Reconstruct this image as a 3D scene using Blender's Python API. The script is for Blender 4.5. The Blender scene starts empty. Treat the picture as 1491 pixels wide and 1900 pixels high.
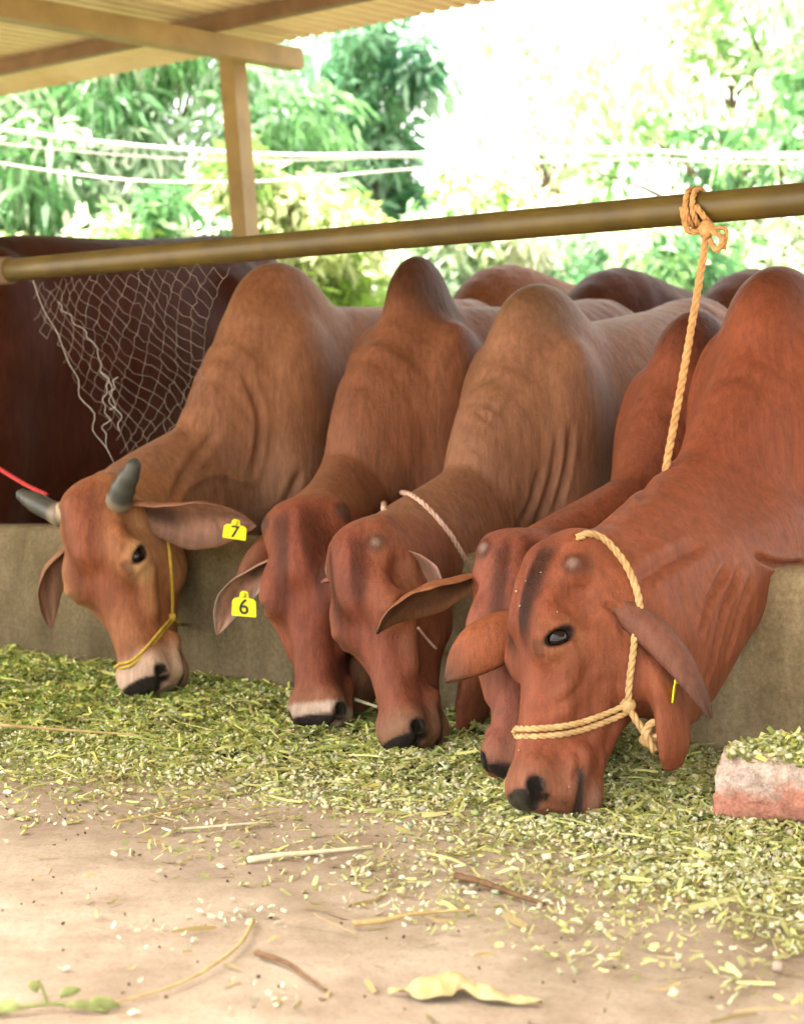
import bpy, math, random
import numpy as np
from mathutils import Vector
rng = np.random.default_rng(7); random.seed(7)
S = bpy.context.scene; COL = S.collection
# ------------------------------------------------------------------ camera
FPX, CH = 3000.0, 0.72
PHI = math.atan(160/3000)
cam = bpy.data.objects.new('camera', bpy.data.cameras.new('camera')); COL.objects.link(cam)
cam.location = (0, 0, CH); cam.rotation_euler = (math.pi/2-PHI, 0, 0)
cam.data.sensor_fit = 'VERTICAL'; cam.data.sensor_height = 36; cam.data.sensor_width = 28.25
cam.data.lens = 36*FPX/1900; cam.data.clip_start = .05; cam.data.clip_end = 2000
cam.data.dof.use_dof = True; cam.data.dof.focus_distance = 3.15; cam.data.dof.aperture_fstop = 4.2
S.camera = cam
# ------------------------------------------------------------------ world, sun, exposure
SUN_AZ, SUN_EL = math.radians(-74), math.radians(60)      # azimuth from +Y towards +X
w = bpy.data.worlds.new('World'); S.world = w; w.use_nodes = True
nt = w.node_tree; bg = nt.nodes['Background']; sky = nt.nodes.new('ShaderNodeTexSky')
sky.sky_type = 'NISHITA'; sky.sun_disc = False; sky.sun_elevation = SUN_EL; sky.sun_rotation = SUN_AZ
sky.dust_density = 4.0; sky.air_density = 1.0; sky.ozone_density = 1.0
hs = nt.nodes.new('ShaderNodeHueSaturation'); hs.inputs['Saturation'].default_value = .3      # a white, hazy sky
tn = nt.nodes.new('ShaderNodeMix'); tn.data_type = 'RGBA'; tn.blend_type = 'MULTIPLY'; tn.inputs[0].default_value = 1; tn.inputs[7].default_value = (1.06, 1, .90, 1)
nt.links.new(sky.outputs[0], hs.inputs['Color']); nt.links.new(hs.outputs[0], tn.inputs[6]); nt.links.new(tn.outputs[2], bg.inputs[0]); bg.inputs[1].default_value = 0.15
sl = bpy.data.lights.new('sun', 'SUN'); sl.energy = 4.2; sl.angle = math.radians(.5); sl.color = (1, .95, .86)
sun = bpy.data.objects.new('sun', sl); COL.objects.link(sun)
sd = Vector((math.sin(SUN_AZ)*math.cos(SUN_EL), math.cos(SUN_AZ)*math.cos(SUN_EL), math.sin(SUN_EL)))
sun.rotation_euler = sd.to_track_quat('Z', 'Y').to_euler(); sun.location = (0, 0, 20)
S.view_settings.view_transform = 'Standard'; S.view_settings.look = 'None'
S.view_settings.exposure = 3.0; S.view_settings.gamma = 1
# ------------------------------------------------------------------ survey of the place
C0 = np.array([0, 0, CH]); FW = np.array([0, math.cos(PHI), -math.sin(PHI)]); UP = np.array([0, math.sin(PHI), math.cos(PHI)])
def ray(px, py): return FW+(px-745.5)/FPX*np.array([1., 0, 0])+(950-py)/FPX*UP
def G(px, py, z=0.):
    d = ray(px, py); return C0+d*(z-CH)/d[2]
WA = G(0, 1240); _b = G(1330, 1428)
U_ = (_b-WA)/np.linalg.norm(_b-WA); V_ = np.array([-U_[1], U_[0], 0.]); Z_ = np.array([0, 0, 1.])
def W(px, py, v):
    d = ray(px, py); return C0+d*(((WA+V_*v-C0)@V_)/(d@V_))
def SV(s, v, z=0.): return WA+U_*s+V_*v+Z_*z
def sv(p): return (p-WA)@U_, (p-WA)@V_
# ------------------------------------------------------------------ helpers
def link(o, parent=None):
    COL.objects.link(o)
    if parent is not None: o.parent = parent
    return o
def tag(o, label=None, cat=None, group=None, kind=None):
    if label: o['label'] = label
    if cat: o['category'] = cat
    if group: o['group'] = group
    if kind: o['kind'] = kind
    return o
def mesh(name, v, f, mat, parent=None, smooth=True, col=None, attr='tint'):
    me = bpy.data.meshes.new(name)
    v = np.asarray(v, np.float32)
    if isinstance(f, np.ndarray):
        n, k = f.shape
        me.vertices.add(len(v)); me.vertices.foreach_set('co', v.ravel())
        me.loops.add(n*k); me.loops.foreach_set('vertex_index', f.ravel().astype(np.int32))
        me.polygons.add(n); me.polygons.foreach_set('loop_start', np.arange(0, n*k, k, dtype=np.int32))
        me.update(calc_edges=True)
    else:
        me.from_pydata(v.tolist(), [], f)
    if smooth: me.polygons.foreach_set('use_smooth', np.ones(len(me.polygons), bool))
    if col is not None:
        a = me.color_attributes.new(attr, 'FLOAT_COLOR', 'POINT')
        c = np.ones((len(v), 4), np.float32); c[:, :col.shape[1]] = col; a.data.foreach_set('color', c.ravel())
    for m in (mat if isinstance(mat, (list, tuple)) else [mat]): me.materials.append(m)
    o = bpy.data.objects.new(name, me); link(o, parent); return o
def empty(name, loc=(0, 0, 0)):
    o = bpy.data.objects.new(name, None); o.location = loc; return link(o)
class MB:
    def __init__(s): s.v = []; s.f = []
    def add(s, v, f):
        b = len(s.v); s.v += [tuple(map(float, q)) for q in v]; s.f += [tuple(b+i for i in q) for q in f]
    def box(s, c, x, y, z, dx, dy, dz):      # centre, axes, half sizes
        c = np.asarray(c); vs = [c+x*i*dx+y*j*dy+z*k*dz for k in (-1, 1) for j in (-1, 1) for i in (-1, 1)]
        s.add(vs, [(0, 2, 3, 1), (4, 5, 7, 6), (0, 1, 5, 4), (2, 6, 7, 3), (0, 4, 6, 2), (1, 3, 7, 5)])
    def tube(s, pts, r, n=8, cap=True):
        pts = np.asarray(pts, float); m = len(pts); r = np.broadcast_to(np.asarray(r, float), (m,))
        t = np.gradient(pts, axis=0); t /= np.linalg.norm(t, axis=1)[:, None]+1e-12
        a = np.cross(t[0], [0, 0, 1.]);
        if np.linalg.norm(a) < .1: a = np.cross(t[0], [1., 0, 0])
        a /= np.linalg.norm(a); vs = []
        for i in range(m):
            a = a-t[i]*(a@t[i]); a /= np.linalg.norm(a); b = np.cross(t[i], a)
            for k in range(n):
                q = 2*math.pi*k/n; vs.append(pts[i]+(a*math.cos(q)+b*math.sin(q))*r[i])
        fs = [(i*n+k, i*n+(k+1) % n, (i+1)*n+(k+1) % n, (i+1)*n+k) for i in range(m-1) for k in range(n)]
        if cap: fs += [tuple(range(n))[::-1], tuple(range((m-1)*n, m*n))]
        s.add(vs, fs)
    def rope(s, pts, r, pitch=7, strands=3):
        pts = resample(pts, r*.9); m = len(pts)
        t = np.gradient(pts, axis=0); t /= np.linalg.norm(t, axis=1)[:, None]+1e-12
        a = np.cross(t[0], [0.1, 0.2, 1.]); a /= np.linalg.norm(a)
        L = np.concatenate([[0], np.cumsum(np.linalg.norm(np.diff(pts, axis=0), axis=1))])
        fr = []
        for i in range(m):
            a = a-t[i]*(a@t[i]); a /= np.linalg.norm(a); fr.append((a.copy(), np.cross(t[i], a)))
        for k in range(strands):
            q = 2*math.pi*(k/strands+L/(pitch*r))
            s.tube([pts[i]+(fr[i][0]*math.cos(q[i])+fr[i][1]*math.sin(q[i]))*r*.5 for i in range(m)], r*.56, 6)
    def build(s, name, mat, parent=None, smooth=True): return mesh(name, s.v, s.f, mat, parent, smooth)
def resample(pts, step=None, n=None):
    pts = np.asarray(pts, float); L = np.concatenate([[0], np.cumsum(np.linalg.norm(np.diff(pts, axis=0), axis=1))])
    if n is None: n = max(3, int(L[-1]/step)+1)
    q = np.linspace(0, L[-1], n); return np.stack([np.interp(q, L, pts[:, i]) for i in range(pts.shape[1])], 1)
def spline(pts, k=8):
    P = np.asarray(pts, float); n = len(P); out = []
    E_ = np.vstack([2*P[0]-P[1], P, 2*P[-1]-P[-2]])
    for i in range(n-1):
        p0, p1, p2, p3 = E_[i:i+4]
        for u in np.linspace(0, 1, k, endpoint=False):
            out.append(.5*(2*p1+(p2-p0)*u+(2*p0-5*p1+4*p2-p3)*u*u+(3*p1-p0-3*p2+p3)*u**3))
    out.append(P[-1]); return np.array(out)
def nrm(a): a = np.asarray(a, float); return a/np.linalg.norm(a)
def sstep(a, b, x): t = np.clip((x-a)/(b-a), 0, 1); return t*t*(3-2*t)
# ------------------------------------------------------------------ materials
def mat(name, base=(.5, .5, .5), rough=.7, spec=.4):
    m = bpy.data.materials.new(name); m.use_nodes = True; b = m.node_tree.nodes['Principled BSDF']
    b.inputs['Base Color'].default_value = (*base, 1); b.inputs['Roughness'].default_value = rough
    b.inputs['Specular IOR Level'].default_value = spec; return m, m.node_tree, b
def nn(t, kind, **kw):
    n = t.nodes.new(kind)
    for k, x in kw.items():
        if k in n.inputs: n.inputs[k].default_value = x
        else: setattr(n, k, x)
    return n
def noise(t, scale, detail=4, rough=.55, coord='Object', stretch=None):
    tc = nn(t, 'ShaderNodeTexCoord'); src = tc.outputs[coord]
    if stretch is not None:
        mp = nn(t, 'ShaderNodeMapping'); mp.inputs['Scale'].default_value = stretch; t.links.new(src, mp.inputs[0]); src = mp.outputs[0]
    n = nn(t, 'ShaderNodeTexNoise', Scale=scale, Detail=detail, Roughness=rough); t.links.new(src, n.inputs['Vector']); return n.outputs['Fac']
def ramp(t, fac, stops):
    r = nn(t, 'ShaderNodeValToRGB'); e = r.color_ramp.elements
    while len(e) < len(stops): e.new(.5)
    for x, (p, c) in zip(e, stops): x.position = p; x.color = (*c, 1) if len(c) == 3 else c
    t.links.new(fac, r.inputs[0]); return r.outputs[0]
def mixc(t, a, b, fac, mode='MIX'):
    m = nn(t, 'ShaderNodeMix', data_type='RGBA', blend_type=mode)
    for s_, x in ((m.inputs[0], fac), (m.inputs[6], a), (m.inputs[7], b)):
        if hasattr(x, 'is_linked'): t.links.new(x, s_)
        elif isinstance(x, (int, float)): s_.default_value = x
        else: s_.default_value = (*x, 1)
    return m.outputs[2]
def bump(t, b, h, strength=.3, dist=.01):
    n = nn(t, 'ShaderNodeBump', Strength=strength, Distance=dist); t.links.new(h, n.inputs['Height'])
    t.links.new(n.outputs[0], b.inputs['Normal']); return n
def noisy(name, c1, c2, scale, rough=.8, spec=.3, bs=.3, bd=.01, detail=6, stretch=None, lo=.35, hi=.65):
    m, t, b = mat(name, c1, rough, spec); f = noise(t, scale, detail, .6, stretch=stretch)
    t.links.new(ramp(t, f, [(lo, c1), (hi, c2)]), b.inputs['Base Color'])
    if bs: bump(t, b, noise(t, scale*3, 5, .6, stretch=stretch), bs, bd)
    return m
def coat_mat(spec=.17):
    m, t, b = mat('cow_coat', rough=.60, spec=spec)
    a = nn(t, 'ShaderNodeVertexColor', layer_name='coat').outputs[0]
    hair = noise(t, 70, 4, .7, stretch=(1, 1, .14)); big = noise(t, 5.5, 4, .6); fine = noise(t, 260, 3, .7)
    g = ramp(t, hair, [(.3, (.74, .71, .68)), (.7, (1.20, 1.18, 1.16))])
    g2 = ramp(t, big, [(.28, (.78, .74, .72)), (.72, (1.2, 1.2, 1.18))])
    g3 = ramp(t, fine, [(.2, (.86, .86, .86)), (.8, (1.12, 1.12, 1.12))])
    c = mixc(t, mixc(t, mixc(t, a, g, 1., 'MULTIPLY'), g2, 1., 'MULTIPLY'), g3, 1., 'MULTIPLY')
    t.links.new(c, b.inputs['Base Color'])
    b.inputs['Sheen Weight'].default_value = .025; b.inputs['Sheen Roughness'].default_value = .5
    b.inputs['Sheen Tint'].default_value = (1, .8, .65, 1)
    al = nn(t, 'ShaderNodeAttribute', attribute_name='wet')
    mr = nn(t, 'ShaderNodeMapRange'); mr.inputs[3].default_value = .54; mr.inputs[4].default_value = .16
    t.links.new(al.outputs['Fac'], mr.inputs[0]); t.links.new(mr.outputs[0], b.inputs['Roughness'])
    hb = nn(t, 'ShaderNodeMath', operation='ADD'); t.links.new(hair, hb.inputs[0]); t.links.new(fine, hb.inputs[1])
    n1 = bump(t, b, hb.outputs[0], .38, .005)
    rip = noise(t, 15, 5, .62, stretch=(1, 1, .38)); n2 = nn(t, 'ShaderNodeBump', Strength=.42, Distance=.022); t.links.new(rip, n2.inputs['Height']); t.links.new(n2.outputs[0], n1.inputs['Normal'])
    return m
def tint_mat(name, rough=.75, trans=0., attr='tint'):
    m, t, b = mat(name, rough=rough, spec=.3); a = nn(t, 'ShaderNodeVertexColor', layer_name=attr).outputs[0]
    t.links.new(a, b.inputs['Base Color'])
    if trans:
        tr = nn(t, 'ShaderNodeBsdfTranslucent'); t.links.new(a, tr.inputs[0]); mx = nn(t, 'ShaderNodeMixShader'); mx.inputs[0].default_value = trans
        t.links.new(b.outputs[0], mx.inputs[1]); t.links.new(tr.outputs[0], mx.inputs[2]); t.links.new(mx.outputs[0], t.nodes['Material Output'].inputs[0])
    return m
M = {}
M['coat'] = coat_mat(); M['coat_dark'] = coat_mat(.06)
M['eye'] = mat('eye', (.005, .003, .003), .10, .35)[0]
M['horn_dark'] = noisy('horn_grey', (.035, .037, .03), (.12, .115, .09), 40, .45, .4, .4, .003, stretch=(1, 1, .3))
M['horn_pale'] = noisy('horn_pale', (.32, .29, .25), (.16, .13, .11), 45, .5, .4, .3, .003)
M['rope_yellow'] = noisy('rope_yellow', (.58, .39, .18), (.38, .24, .10), 60, .75, .3, .2, .002)
M['rope_gold'] = noisy('rope_gold', (.52, .36, .05), (.36, .24, .035), 60, .7, .3, .2, .002)
M['rope_orange'] = noisy('rope_orange', (.58, .33, .14), (.38, .2, .08), 60, .75, .3, .2, .002)
M['rope_pink'] = noisy('rope_pink', (.60, .42, .33), (.42, .27, .2), 60, .75, .3, .2, .002)
M['rope_red'] = noisy('rope_red', (.55, .04, .04), (.35, .03, .03), 60, .7, .3, .2, .002)
M['horn'] = tint_mat('horn', .42)
M['wire_bright'] = noisy('wire_galvanised', (.5, .46, .44), (.3, .27, .25), 30, .5, .5, .1, .001)
M['tag'] = mat('tag_yellow', (.72, .70, .015), .4, .4)[0]
M['ink'] = mat('tag_ink', (.03, .03, .02), .6, .3)[0]
M['rail'] = noisy('rail_paint', (.100, .070, .014), (.062, .043, .012), 9, .42, .45, .2, .002)
M['coupling'] = noisy('coupling_rust', (.17, .12, .07), (.09, .055, .03), 25, .7, .3, .4, .003)
M['beam'] = noisy('beam_paint', (.33, .235, .095), (.24, .165, .065), 6, .5, .4, .15, .003)
M['purlin'] = noisy('purlin_paint', (.20, .12, .06), (.13, .075, .035), 6, .55, .4, .15, .003)
M['wire'] = noisy('wire', (.22, .18, .155), (.09, .06, .05), 30, .5, .5, .1, .001)
M['cable'] = noisy('cable_white', (.8, .8, .78), (.66, .66, .64), 4, .5, .4, 0)
M['husk'] = noisy('husk', (.54, .46, .25), (.38, .30, .13), 45, .9, .15, .5, .004, stretch=(1, .3, 1))
M['straw'] = noisy('straw', (.50, .39, .17), (.36, .25, .10), 40, .7, .3, .2, .002)
M['stalk_pale'] = noisy('stalk_pale', (.70, .64, .45), (.52, .45, .27), 40, .7, .3, .2, .002)
M['twig'] = noisy('twig', (.20, .115, .06), (.10, .055, .03), 60, .85, .2, .5, .003)
M['leaf_green'] = noisy('seedling_green', (.24, .27, .09), (.15, .17, .05), 60, .6, .3, .2, .002)
def brick_mat():
    m, t, b = mat('brick_broken', rough=.95, spec=.15); a = nn(t, 'ShaderNodeVertexColor', layer_name='tint').outputs[0]
    c = mixc(t, a, ramp(t, noise(t, 28, 8, .75), [(.32, (.62, .56, .52)), (.62, (1.12, 1.12, 1.12))]), 1., 'MULTIPLY')
    c = mixc(t, c, ramp(t, noise(t, 170, 3, .7), [(.3, (.7, .68, .66)), (.6, (1.08, 1.08, 1.08))]), 1., 'MULTIPLY')
    t.links.new(c, b.inputs['Base Color']); bump(t, b, noise(t, 45, 9, .75), .9, .012); return m
M['brick'] = brick_mat()
M['fodder'] = tint_mat('fodder', .7, .15)
M['foliage'] = tint_mat('foliage', .55, .5)
M['bark'] = noisy('bark', (.16, .11, .07), (.08, .055, .04), 12, .9, .2, .8, .02, stretch=(1, 1, .25))
def wall_mat():
    m, t, b = mat('trough_concrete', rough=.92, spec=.2)
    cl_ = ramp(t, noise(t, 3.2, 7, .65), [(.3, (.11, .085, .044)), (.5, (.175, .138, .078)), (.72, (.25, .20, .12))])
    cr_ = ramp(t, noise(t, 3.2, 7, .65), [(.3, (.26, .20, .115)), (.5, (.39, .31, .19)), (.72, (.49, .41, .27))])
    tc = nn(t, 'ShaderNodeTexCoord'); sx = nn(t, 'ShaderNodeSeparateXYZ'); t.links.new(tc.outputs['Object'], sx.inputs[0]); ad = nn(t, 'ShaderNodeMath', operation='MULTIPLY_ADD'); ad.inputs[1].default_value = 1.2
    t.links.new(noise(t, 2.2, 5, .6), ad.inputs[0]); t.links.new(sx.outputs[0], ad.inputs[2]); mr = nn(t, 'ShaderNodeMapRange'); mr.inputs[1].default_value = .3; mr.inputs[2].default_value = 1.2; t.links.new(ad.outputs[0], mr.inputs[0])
    c = mixc(t, cl_, cr_, mr.outputs[0])       # darker plaster towards the left end, lighter towards the right
    st = ramp(t, noise(t, 7, 5, .6, stretch=(1, 1, .18)), [(.42, (.55, .52, .46)), (.62, (1., 1., 1.))])
    c = mixc(t, c, st, .75, 'MULTIPLY'); sp = ramp(t, noise(t, 90, 4, .7), [(.35, (.75, .75, .75)), (.65, (1.12, 1.12, 1.12))])
    t.links.new(mixc(t, c, sp, 1., 'MULTIPLY'), b.inputs['Base Color']); bump(t, b, noise(t, 40, 8, .7), .5, .008); return m
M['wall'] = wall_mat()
def floor_mat():
    m, t, b = mat('feed_alley_floor', rough=.9, spec=.25)
    c = ramp(t, noise(t, 1.1, 7, .62, 'Object'), [(.34, (.26, .20, .145)), (.5, (.37, .302, .23)), (.66, (.47, .40, .32))])
    sm = ramp(t, noise(t, 6.5, 8, .7), [(.36, (.70, .65, .60)), (.56, (1.04, 1.04, 1.04))])
    c = mixc(t, c, sm, .8, 'MULTIPLY')
    sp = ramp(t, noise(t, 150, 3, .7), [(.28, (.62, .58, .54)), (.45, (1., 1., 1.)), (.75, (1.13, 1.13, 1.12))])
    c = mixc(t, c, sp, .8, 'MULTIPLY'); t.links.new(c, b.inputs['Base Color'])
    bump(t, b, noise(t, 35, 9, .7), .45, .006); return m
M['floor'] = floor_mat()
M['earth'] = noisy('earth', (.30, .24, .16), (.22, .20, .10), .8, .95, .2, .6, .03)
M['grass'] = noisy('grass_ground', (.10, .14, .045), (.18, .17, .08), .9, .95, .2, .7, .05)
def roof_mat():
    m, t, b = mat('roof_sheet', rough=.55, spec=.4); a = nn(t, 'ShaderNodeVertexColor', layer_name='tint').outputs[0]
    c = ramp(t, noise(t, 2.2, 5, .6), [(.3, (.80, .74, .64)), (.7, (1.06, 1.04, 1.0))])
    st = ramp(t, noise(t, 1.3, 5, .6, stretch=(2.2, .25, 1)), [(.5, (1., 1., 1.)), (.8, (.72, .6, .44))])
    t.links.new(mixc(t, mixc(t, a, c, 1., 'MULTIPLY'), st, 1., 'MULTIPLY'), b.inputs['Base Color']); return m
M['roof'] = roof_mat()
# ------------------------------------------------------------------ ground
mesh('ground', [(-900, -900, -.03), (900, -900, -.03), (900, 900, -.03), (-900, 900, -.03)], [(0, 1, 2, 3)], M['earth'], smooth=False)
tag(bpy.data.objects['ground'], kind='structure')
n = 60; gs = np.linspace(-5, 9, n); gv = np.linspace(-6, .02, n)
a, b = np.meshgrid(gs, gv, indexing='ij')
hz = .003*np.sin(a*5.1+b*3)+.003*np.sin(a*2.3-b*4.1)
vs = WA+a.reshape(-1, 1)*U_+b.reshape(-1, 1)*V_+hz.reshape(-1, 1)*Z_
ii = np.arange(n*n).reshape(n, n); q = np.stack([ii[:-1, :-1], ii[1:, :-1], ii[1:, 1:], ii[:-1, 1:]], -1).reshape(-1, 4)
tag(mesh('feed_alley_floor', vs, q, M['floor']), kind='structure')
# ------------------------------------------------------------------ trough wall
WT = .424
def wall_h(s): return WT+.004*math.sin(s*3.1)+.003*math.sin(s*7.7)
prof = [(0, -.05), (0, .12), (-.002, .25), (0, .385), (.006, .408), (.022, .424), (.10, .426), (.122, .412), (.13, .39), (.13, -.05)]
ss = np.linspace(-4.5, 6.5, 120); vv = []; ff = []
for i, s in enumerate(ss):
    for j, (pv, pz) in enumerate(prof):
        vv.append(SV(s, pv+.003*math.sin(s*9+pz*14)+.002*math.sin(s*23+j), pz*(wall_h(s)/WT)))
m_ = len(prof)
for i in range(len(ss)-1):
    for j in range(m_-1): ff.append((i*m_+j, (i+1)*m_+j, (i+1)*m_+j+1, i*m_+j+1))
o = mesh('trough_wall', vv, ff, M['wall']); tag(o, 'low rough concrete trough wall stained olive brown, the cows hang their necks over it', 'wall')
# ------------------------------------------------------------------ rail
RA = W(0, 503, .08); RB = W(1491, 369, .08)
rd = nrm([*(RB-RA)[:2], 0]); zr = .5*(RA[2]+RB[2])
rail = empty('pipe_rail', SV(1.2, .08, 0))
tag(rail, 'round mustard yellow metal pipe rail running above the necks of the feeding cows', 'rail')
def kid(o, root):       # keep world coordinates under a moved empty
    o.parent = root; o.matrix_parent_inverse = root.matrix_basis.inverted() if False else o.matrix_parent_inverse
    o.location = -Vector(root.location); return o
RR = .0335
mb = MB(); mb.tube([SV(s, .08, zr) for s in np.linspace(-.035, 6, 30)], RR, 28); kid(mb.build('pipe', M['rail']), rail)
mb = MB(); mb.tube([SV(s, .08, zr-.005) for s in np.linspace(-4, -.035, 30)], RR, 28); kid(mb.build('pipe', M['rail']), rail)
mb = MB(); mb.tube([SV(-.16, .08, zr), SV(-.155, .08, zr), SV(-.03, .08, zr), SV(-.025, .08, zr)], [RR+.001, RR+.008, RR+.008, RR+.001], 28); kid(mb.build('coupling', M['coupling']), rail)
for s in (-2.2, 4.4):
    mb = MB(); mb.tube([SV(s, .08, 0), SV(s, .08, zr)], .028, 16); kid(mb.build('upright', M['rail']), rail)
# ------------------------------------------------------------------ signed distance tools for the animals
def smin(a, b, k):
    h = np.maximum(k-np.abs(a-b), 0)/k; return np.minimum(a, b)-h*h*k*.25
def smax(a, b, k): return -smin(-a, -b, k)
class Prim:
    def __init__(s, f, c, r, k=.04, op='add'): s.f = f; s.c = np.asarray(c, float); s.r = r; s.k = k; s.op = op
def ell(c, rad, k=.04, axes=None, op='add'):
    c = np.asarray(c, np.float32); rad = np.asarray(rad, np.float32); A = np.eye(3, dtype=np.float32) if axes is None else np.asarray(axes, np.float32)
    def f(p):
        q = (p-c)@A.T; k0 = np.sqrt(((q/rad)**2).sum(1)); k1 = np.sqrt(((q/rad**2)**2).sum(1))+1e-6
        return k0*(k0-1)/k1
    return Prim(f, c, float(rad.max()), k, op)
def cap(a, b, r1, r2, k=.03, op='add'):
    a = np.asarray(a, np.float32); b = np.asarray(b, np.float32); ab = b-a; L2 = float(ab@ab)
    def f(p):
        h = np.clip(((p-a)@ab)/L2, 0, 1); return np.sqrt(((p-a-h[:, None]*ab)**2).sum(1))-(r1+(r2-r1)*h)
    return Prim(f, (a+b)/2, math.sqrt(L2)/2+max(r1, r2), k, op)
def sweep(st, lat, k=.05, sub=2, k2=.02):
    """stations (x,y,z, half width along lat, half depth)"""
    st = spline(st, sub).astype(np.float32); lat = np.asarray(lat, np.float32)
    if lat.ndim == 1: lat = np.repeat(lat[None], len(st), 0)
    elif len(lat) != len(st): lat = resample(lat, n=len(st)).astype(np.float32)
    segs = []
    for i in range(len(st)-1):
        c0, c1 = st[i, :3], st[i+1, :3]; ab = c1-c0; L = np.linalg.norm(ab); ax = ab/L
        l = lat[i]-ax*(lat[i]@ax); l /= np.linalg.norm(l); m = np.cross(ax, l)
        segs.append((c0, ab, L, ax, l, m, st[i, 3:5], st[i+1, 3:5]))
    def f(p):
        d = None
        for c0, ab, L, ax, l, m, r0, r1 in segs:
            q = p-c0; h = np.clip((q@ab)/(L*L), 0, 1); q = q-h[:, None]*ab
            ww = r0[0]+(r1[0]-r0[0])*h; hd = r0[1]+(r1[1]-r0[1])*h; mn = np.minimum(ww, hd)
            e = (np.sqrt(((q@l)/ww)**2+((q@m)/hd)**2+((q@ax)/mn)**2)-1)*mn
            d = e if d is None else np.minimum(d, e)
        return d
    c = st[:, :3].mean(0); r = float((np.linalg.norm(st[:, :3]-c, axis=1)+st[:, 3:5].max(1)).max())
    return Prim(f, c, r, k)
FAR = .14
def sdf(prims, p):
    d = np.full(len(p), FAR, np.float32); lo = p.min(0); hi = p.max(0)
    for q in prims:
        if np.linalg.norm(np.maximum(np.maximum(lo-q.c, q.c-hi), 0)) > q.r+FAR: continue
        e = q.f(p)
        if q.op == 'add': d = smin(d, e, q.k)
        elif q.op == 'sub': d = smax(d, -e, q.k)
    return d
def sdf_big(prims, p, ch=6000):
    return np.concatenate([sdf(prims, p[i:i+ch]) for i in range(0, len(p), ch)]) if len(p) else np.zeros(0, np.float32)
def axis_grid(lo, hi, f0, f1, fine, coarse):
    """fine spacing between f0 and f1, growing to coarse outside"""
    def side(start, end, sg):
        o = []; x = start; st = fine
        while (x < end if sg > 0 else x > end): st = min(coarse, st*1.12); x += sg*st; o.append(x)
        return o
    mid = list(np.arange(f0, f1, fine)); return np.array(side(f0, lo, -1)[::-1]+mid+side(mid[-1], hi, 1), np.float32)
def surface(prims, gx, gy, gz):
    pad = lambda g: np.concatenate([g, g[-1]+(g[-1]-g[-2])*np.arange(1, (-len(g)) % 4+1)]).astype(np.float32)
    gx, gy, gz = pad(gx), pad(gy), pad(gz); n = (len(gx), len(gy), len(gz))
    cx, cy, cz = [g.reshape(-1, 4).mean(1) for g in (gx, gy, gz)]
    bx, by, bz = [(g.reshape(-1, 4)[:, 3]-g.reshape(-1, 4)[:, 0])/2+.02 for g in (gx, gy, gz)]
    P = np.stack(np.meshgrid(cx, cy, cz, indexing='ij'), -1).reshape(-1, 3); R_ = np.sqrt((bx**2)[:, None, None]+(by**2)[None, :, None]+(bz**2)[None, None, :]).ravel()
    dc = sdf_big(prims, P, 4000); near = (np.abs(dc) < R_*1.7+.02).reshape(len(cx), len(cy), len(cz))
    F = np.where(dc.reshape(near.shape) < 0, -1., 1.).astype(np.float32)
    for ax in range(3): near = np.repeat(near, 4, ax); F = np.repeat(F, 4, ax)
    ix = np.argwhere(near); F[near] = sdf_big(prims, np.stack([gx[ix[:, 0]], gy[ix[:, 1]], gz[ix[:, 2]]], 1))
    ins = F < 0
    s8 = sum(ins[i:n[0]-1+i, j:n[1]-1+j, k:n[2]-1+k].astype(np.int8) for i in (0, 1) for j in (0, 1) for k in (0, 1))
    cell = np.argwhere((s8 > 0) & (s8 < 8)); idx = -np.ones((n[0]-1, n[1]-1, n[2]-1), np.int32); idx[tuple(cell.T)] = np.arange(len(cell))
    g = lambda c: np.stack([gx[c[:, 0]], gy[c[:, 1]], gz[c[:, 2]]], 1)
    acc = np.zeros((len(cell), 3)); cnt = np.zeros(len(cell))
    cor = [(i, j, k) for i in (0, 1) for j in (0, 1) for k in (0, 1)]
    for a_ in cor:
        for ax in range(3):
            if a_[ax]: continue
            b_ = list(a_); b_[ax] = 1
            ca, cb = cell+np.array(a_), cell+np.array(b_); fa, fb = F[tuple(ca.T)], F[tuple(cb.T)]
            m = (fa < 0) != (fb < 0); t = (fa/(fa-fb+1e-12))[m][:, None]
            acc[m] += g(ca[m])*(1-t)+g(cb[m])*t; cnt[m] += 1
    v = acc/cnt[:, None]; quads = []
    for ax in range(3):
        sl0 = [slice(None)]*3; sl1 = [slice(None)]*3; sl0[ax] = slice(0, -1); sl1[ax] = slice(1, None)
        e = np.argwhere(ins[tuple(sl0)] != ins[tuple(sl1)]); o1, o2 = (ax+1) % 3, (ax+2) % 3
        e = e[(e[:, o1] > 0) & (e[:, o2] > 0) & (e[:, o1] < n[o1]-1) & (e[:, o2] < n[o2]-1)]
        q = []
        for da, db in ((-1, -1), (0, -1), (0, 0), (-1, 0)):
            c = e.copy(); c[:, o1] += da; c[:, o2] += db; q.append(idx[tuple(c.T)])
        q = np.stack(q, 1); fl = ~ins[tuple(e.T)]; q[fl] = q[fl][:, ::-1]; quads.append(q)
    f = np.concatenate(quads); f = f[(f >= 0).all(1)]
    return v.astype(np.float32), f
def grad(prims, p, e=.002):
    T = np.array([[1, -1, -1], [-1, -1, 1], [-1, 1, -1], [1, 1, 1]], np.float32)
    return sum(t*sdf_big(prims, (p+t*e).astype(np.float32))[:, None] for t in T)/(4*e)
def project(prims, v, it=2):
    for _ in range(it):
        d = sdf_big(prims, v); gr = grad(prims, v); g2 = (gr**2).sum(1)+1e-6
        st = -(d/g2)[:, None]*gr; l = np.linalg.norm(st, axis=1)[:, None]; v = v+st*np.minimum(1, .008/(l+1e-9))
    return v.astype(np.float32)
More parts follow.
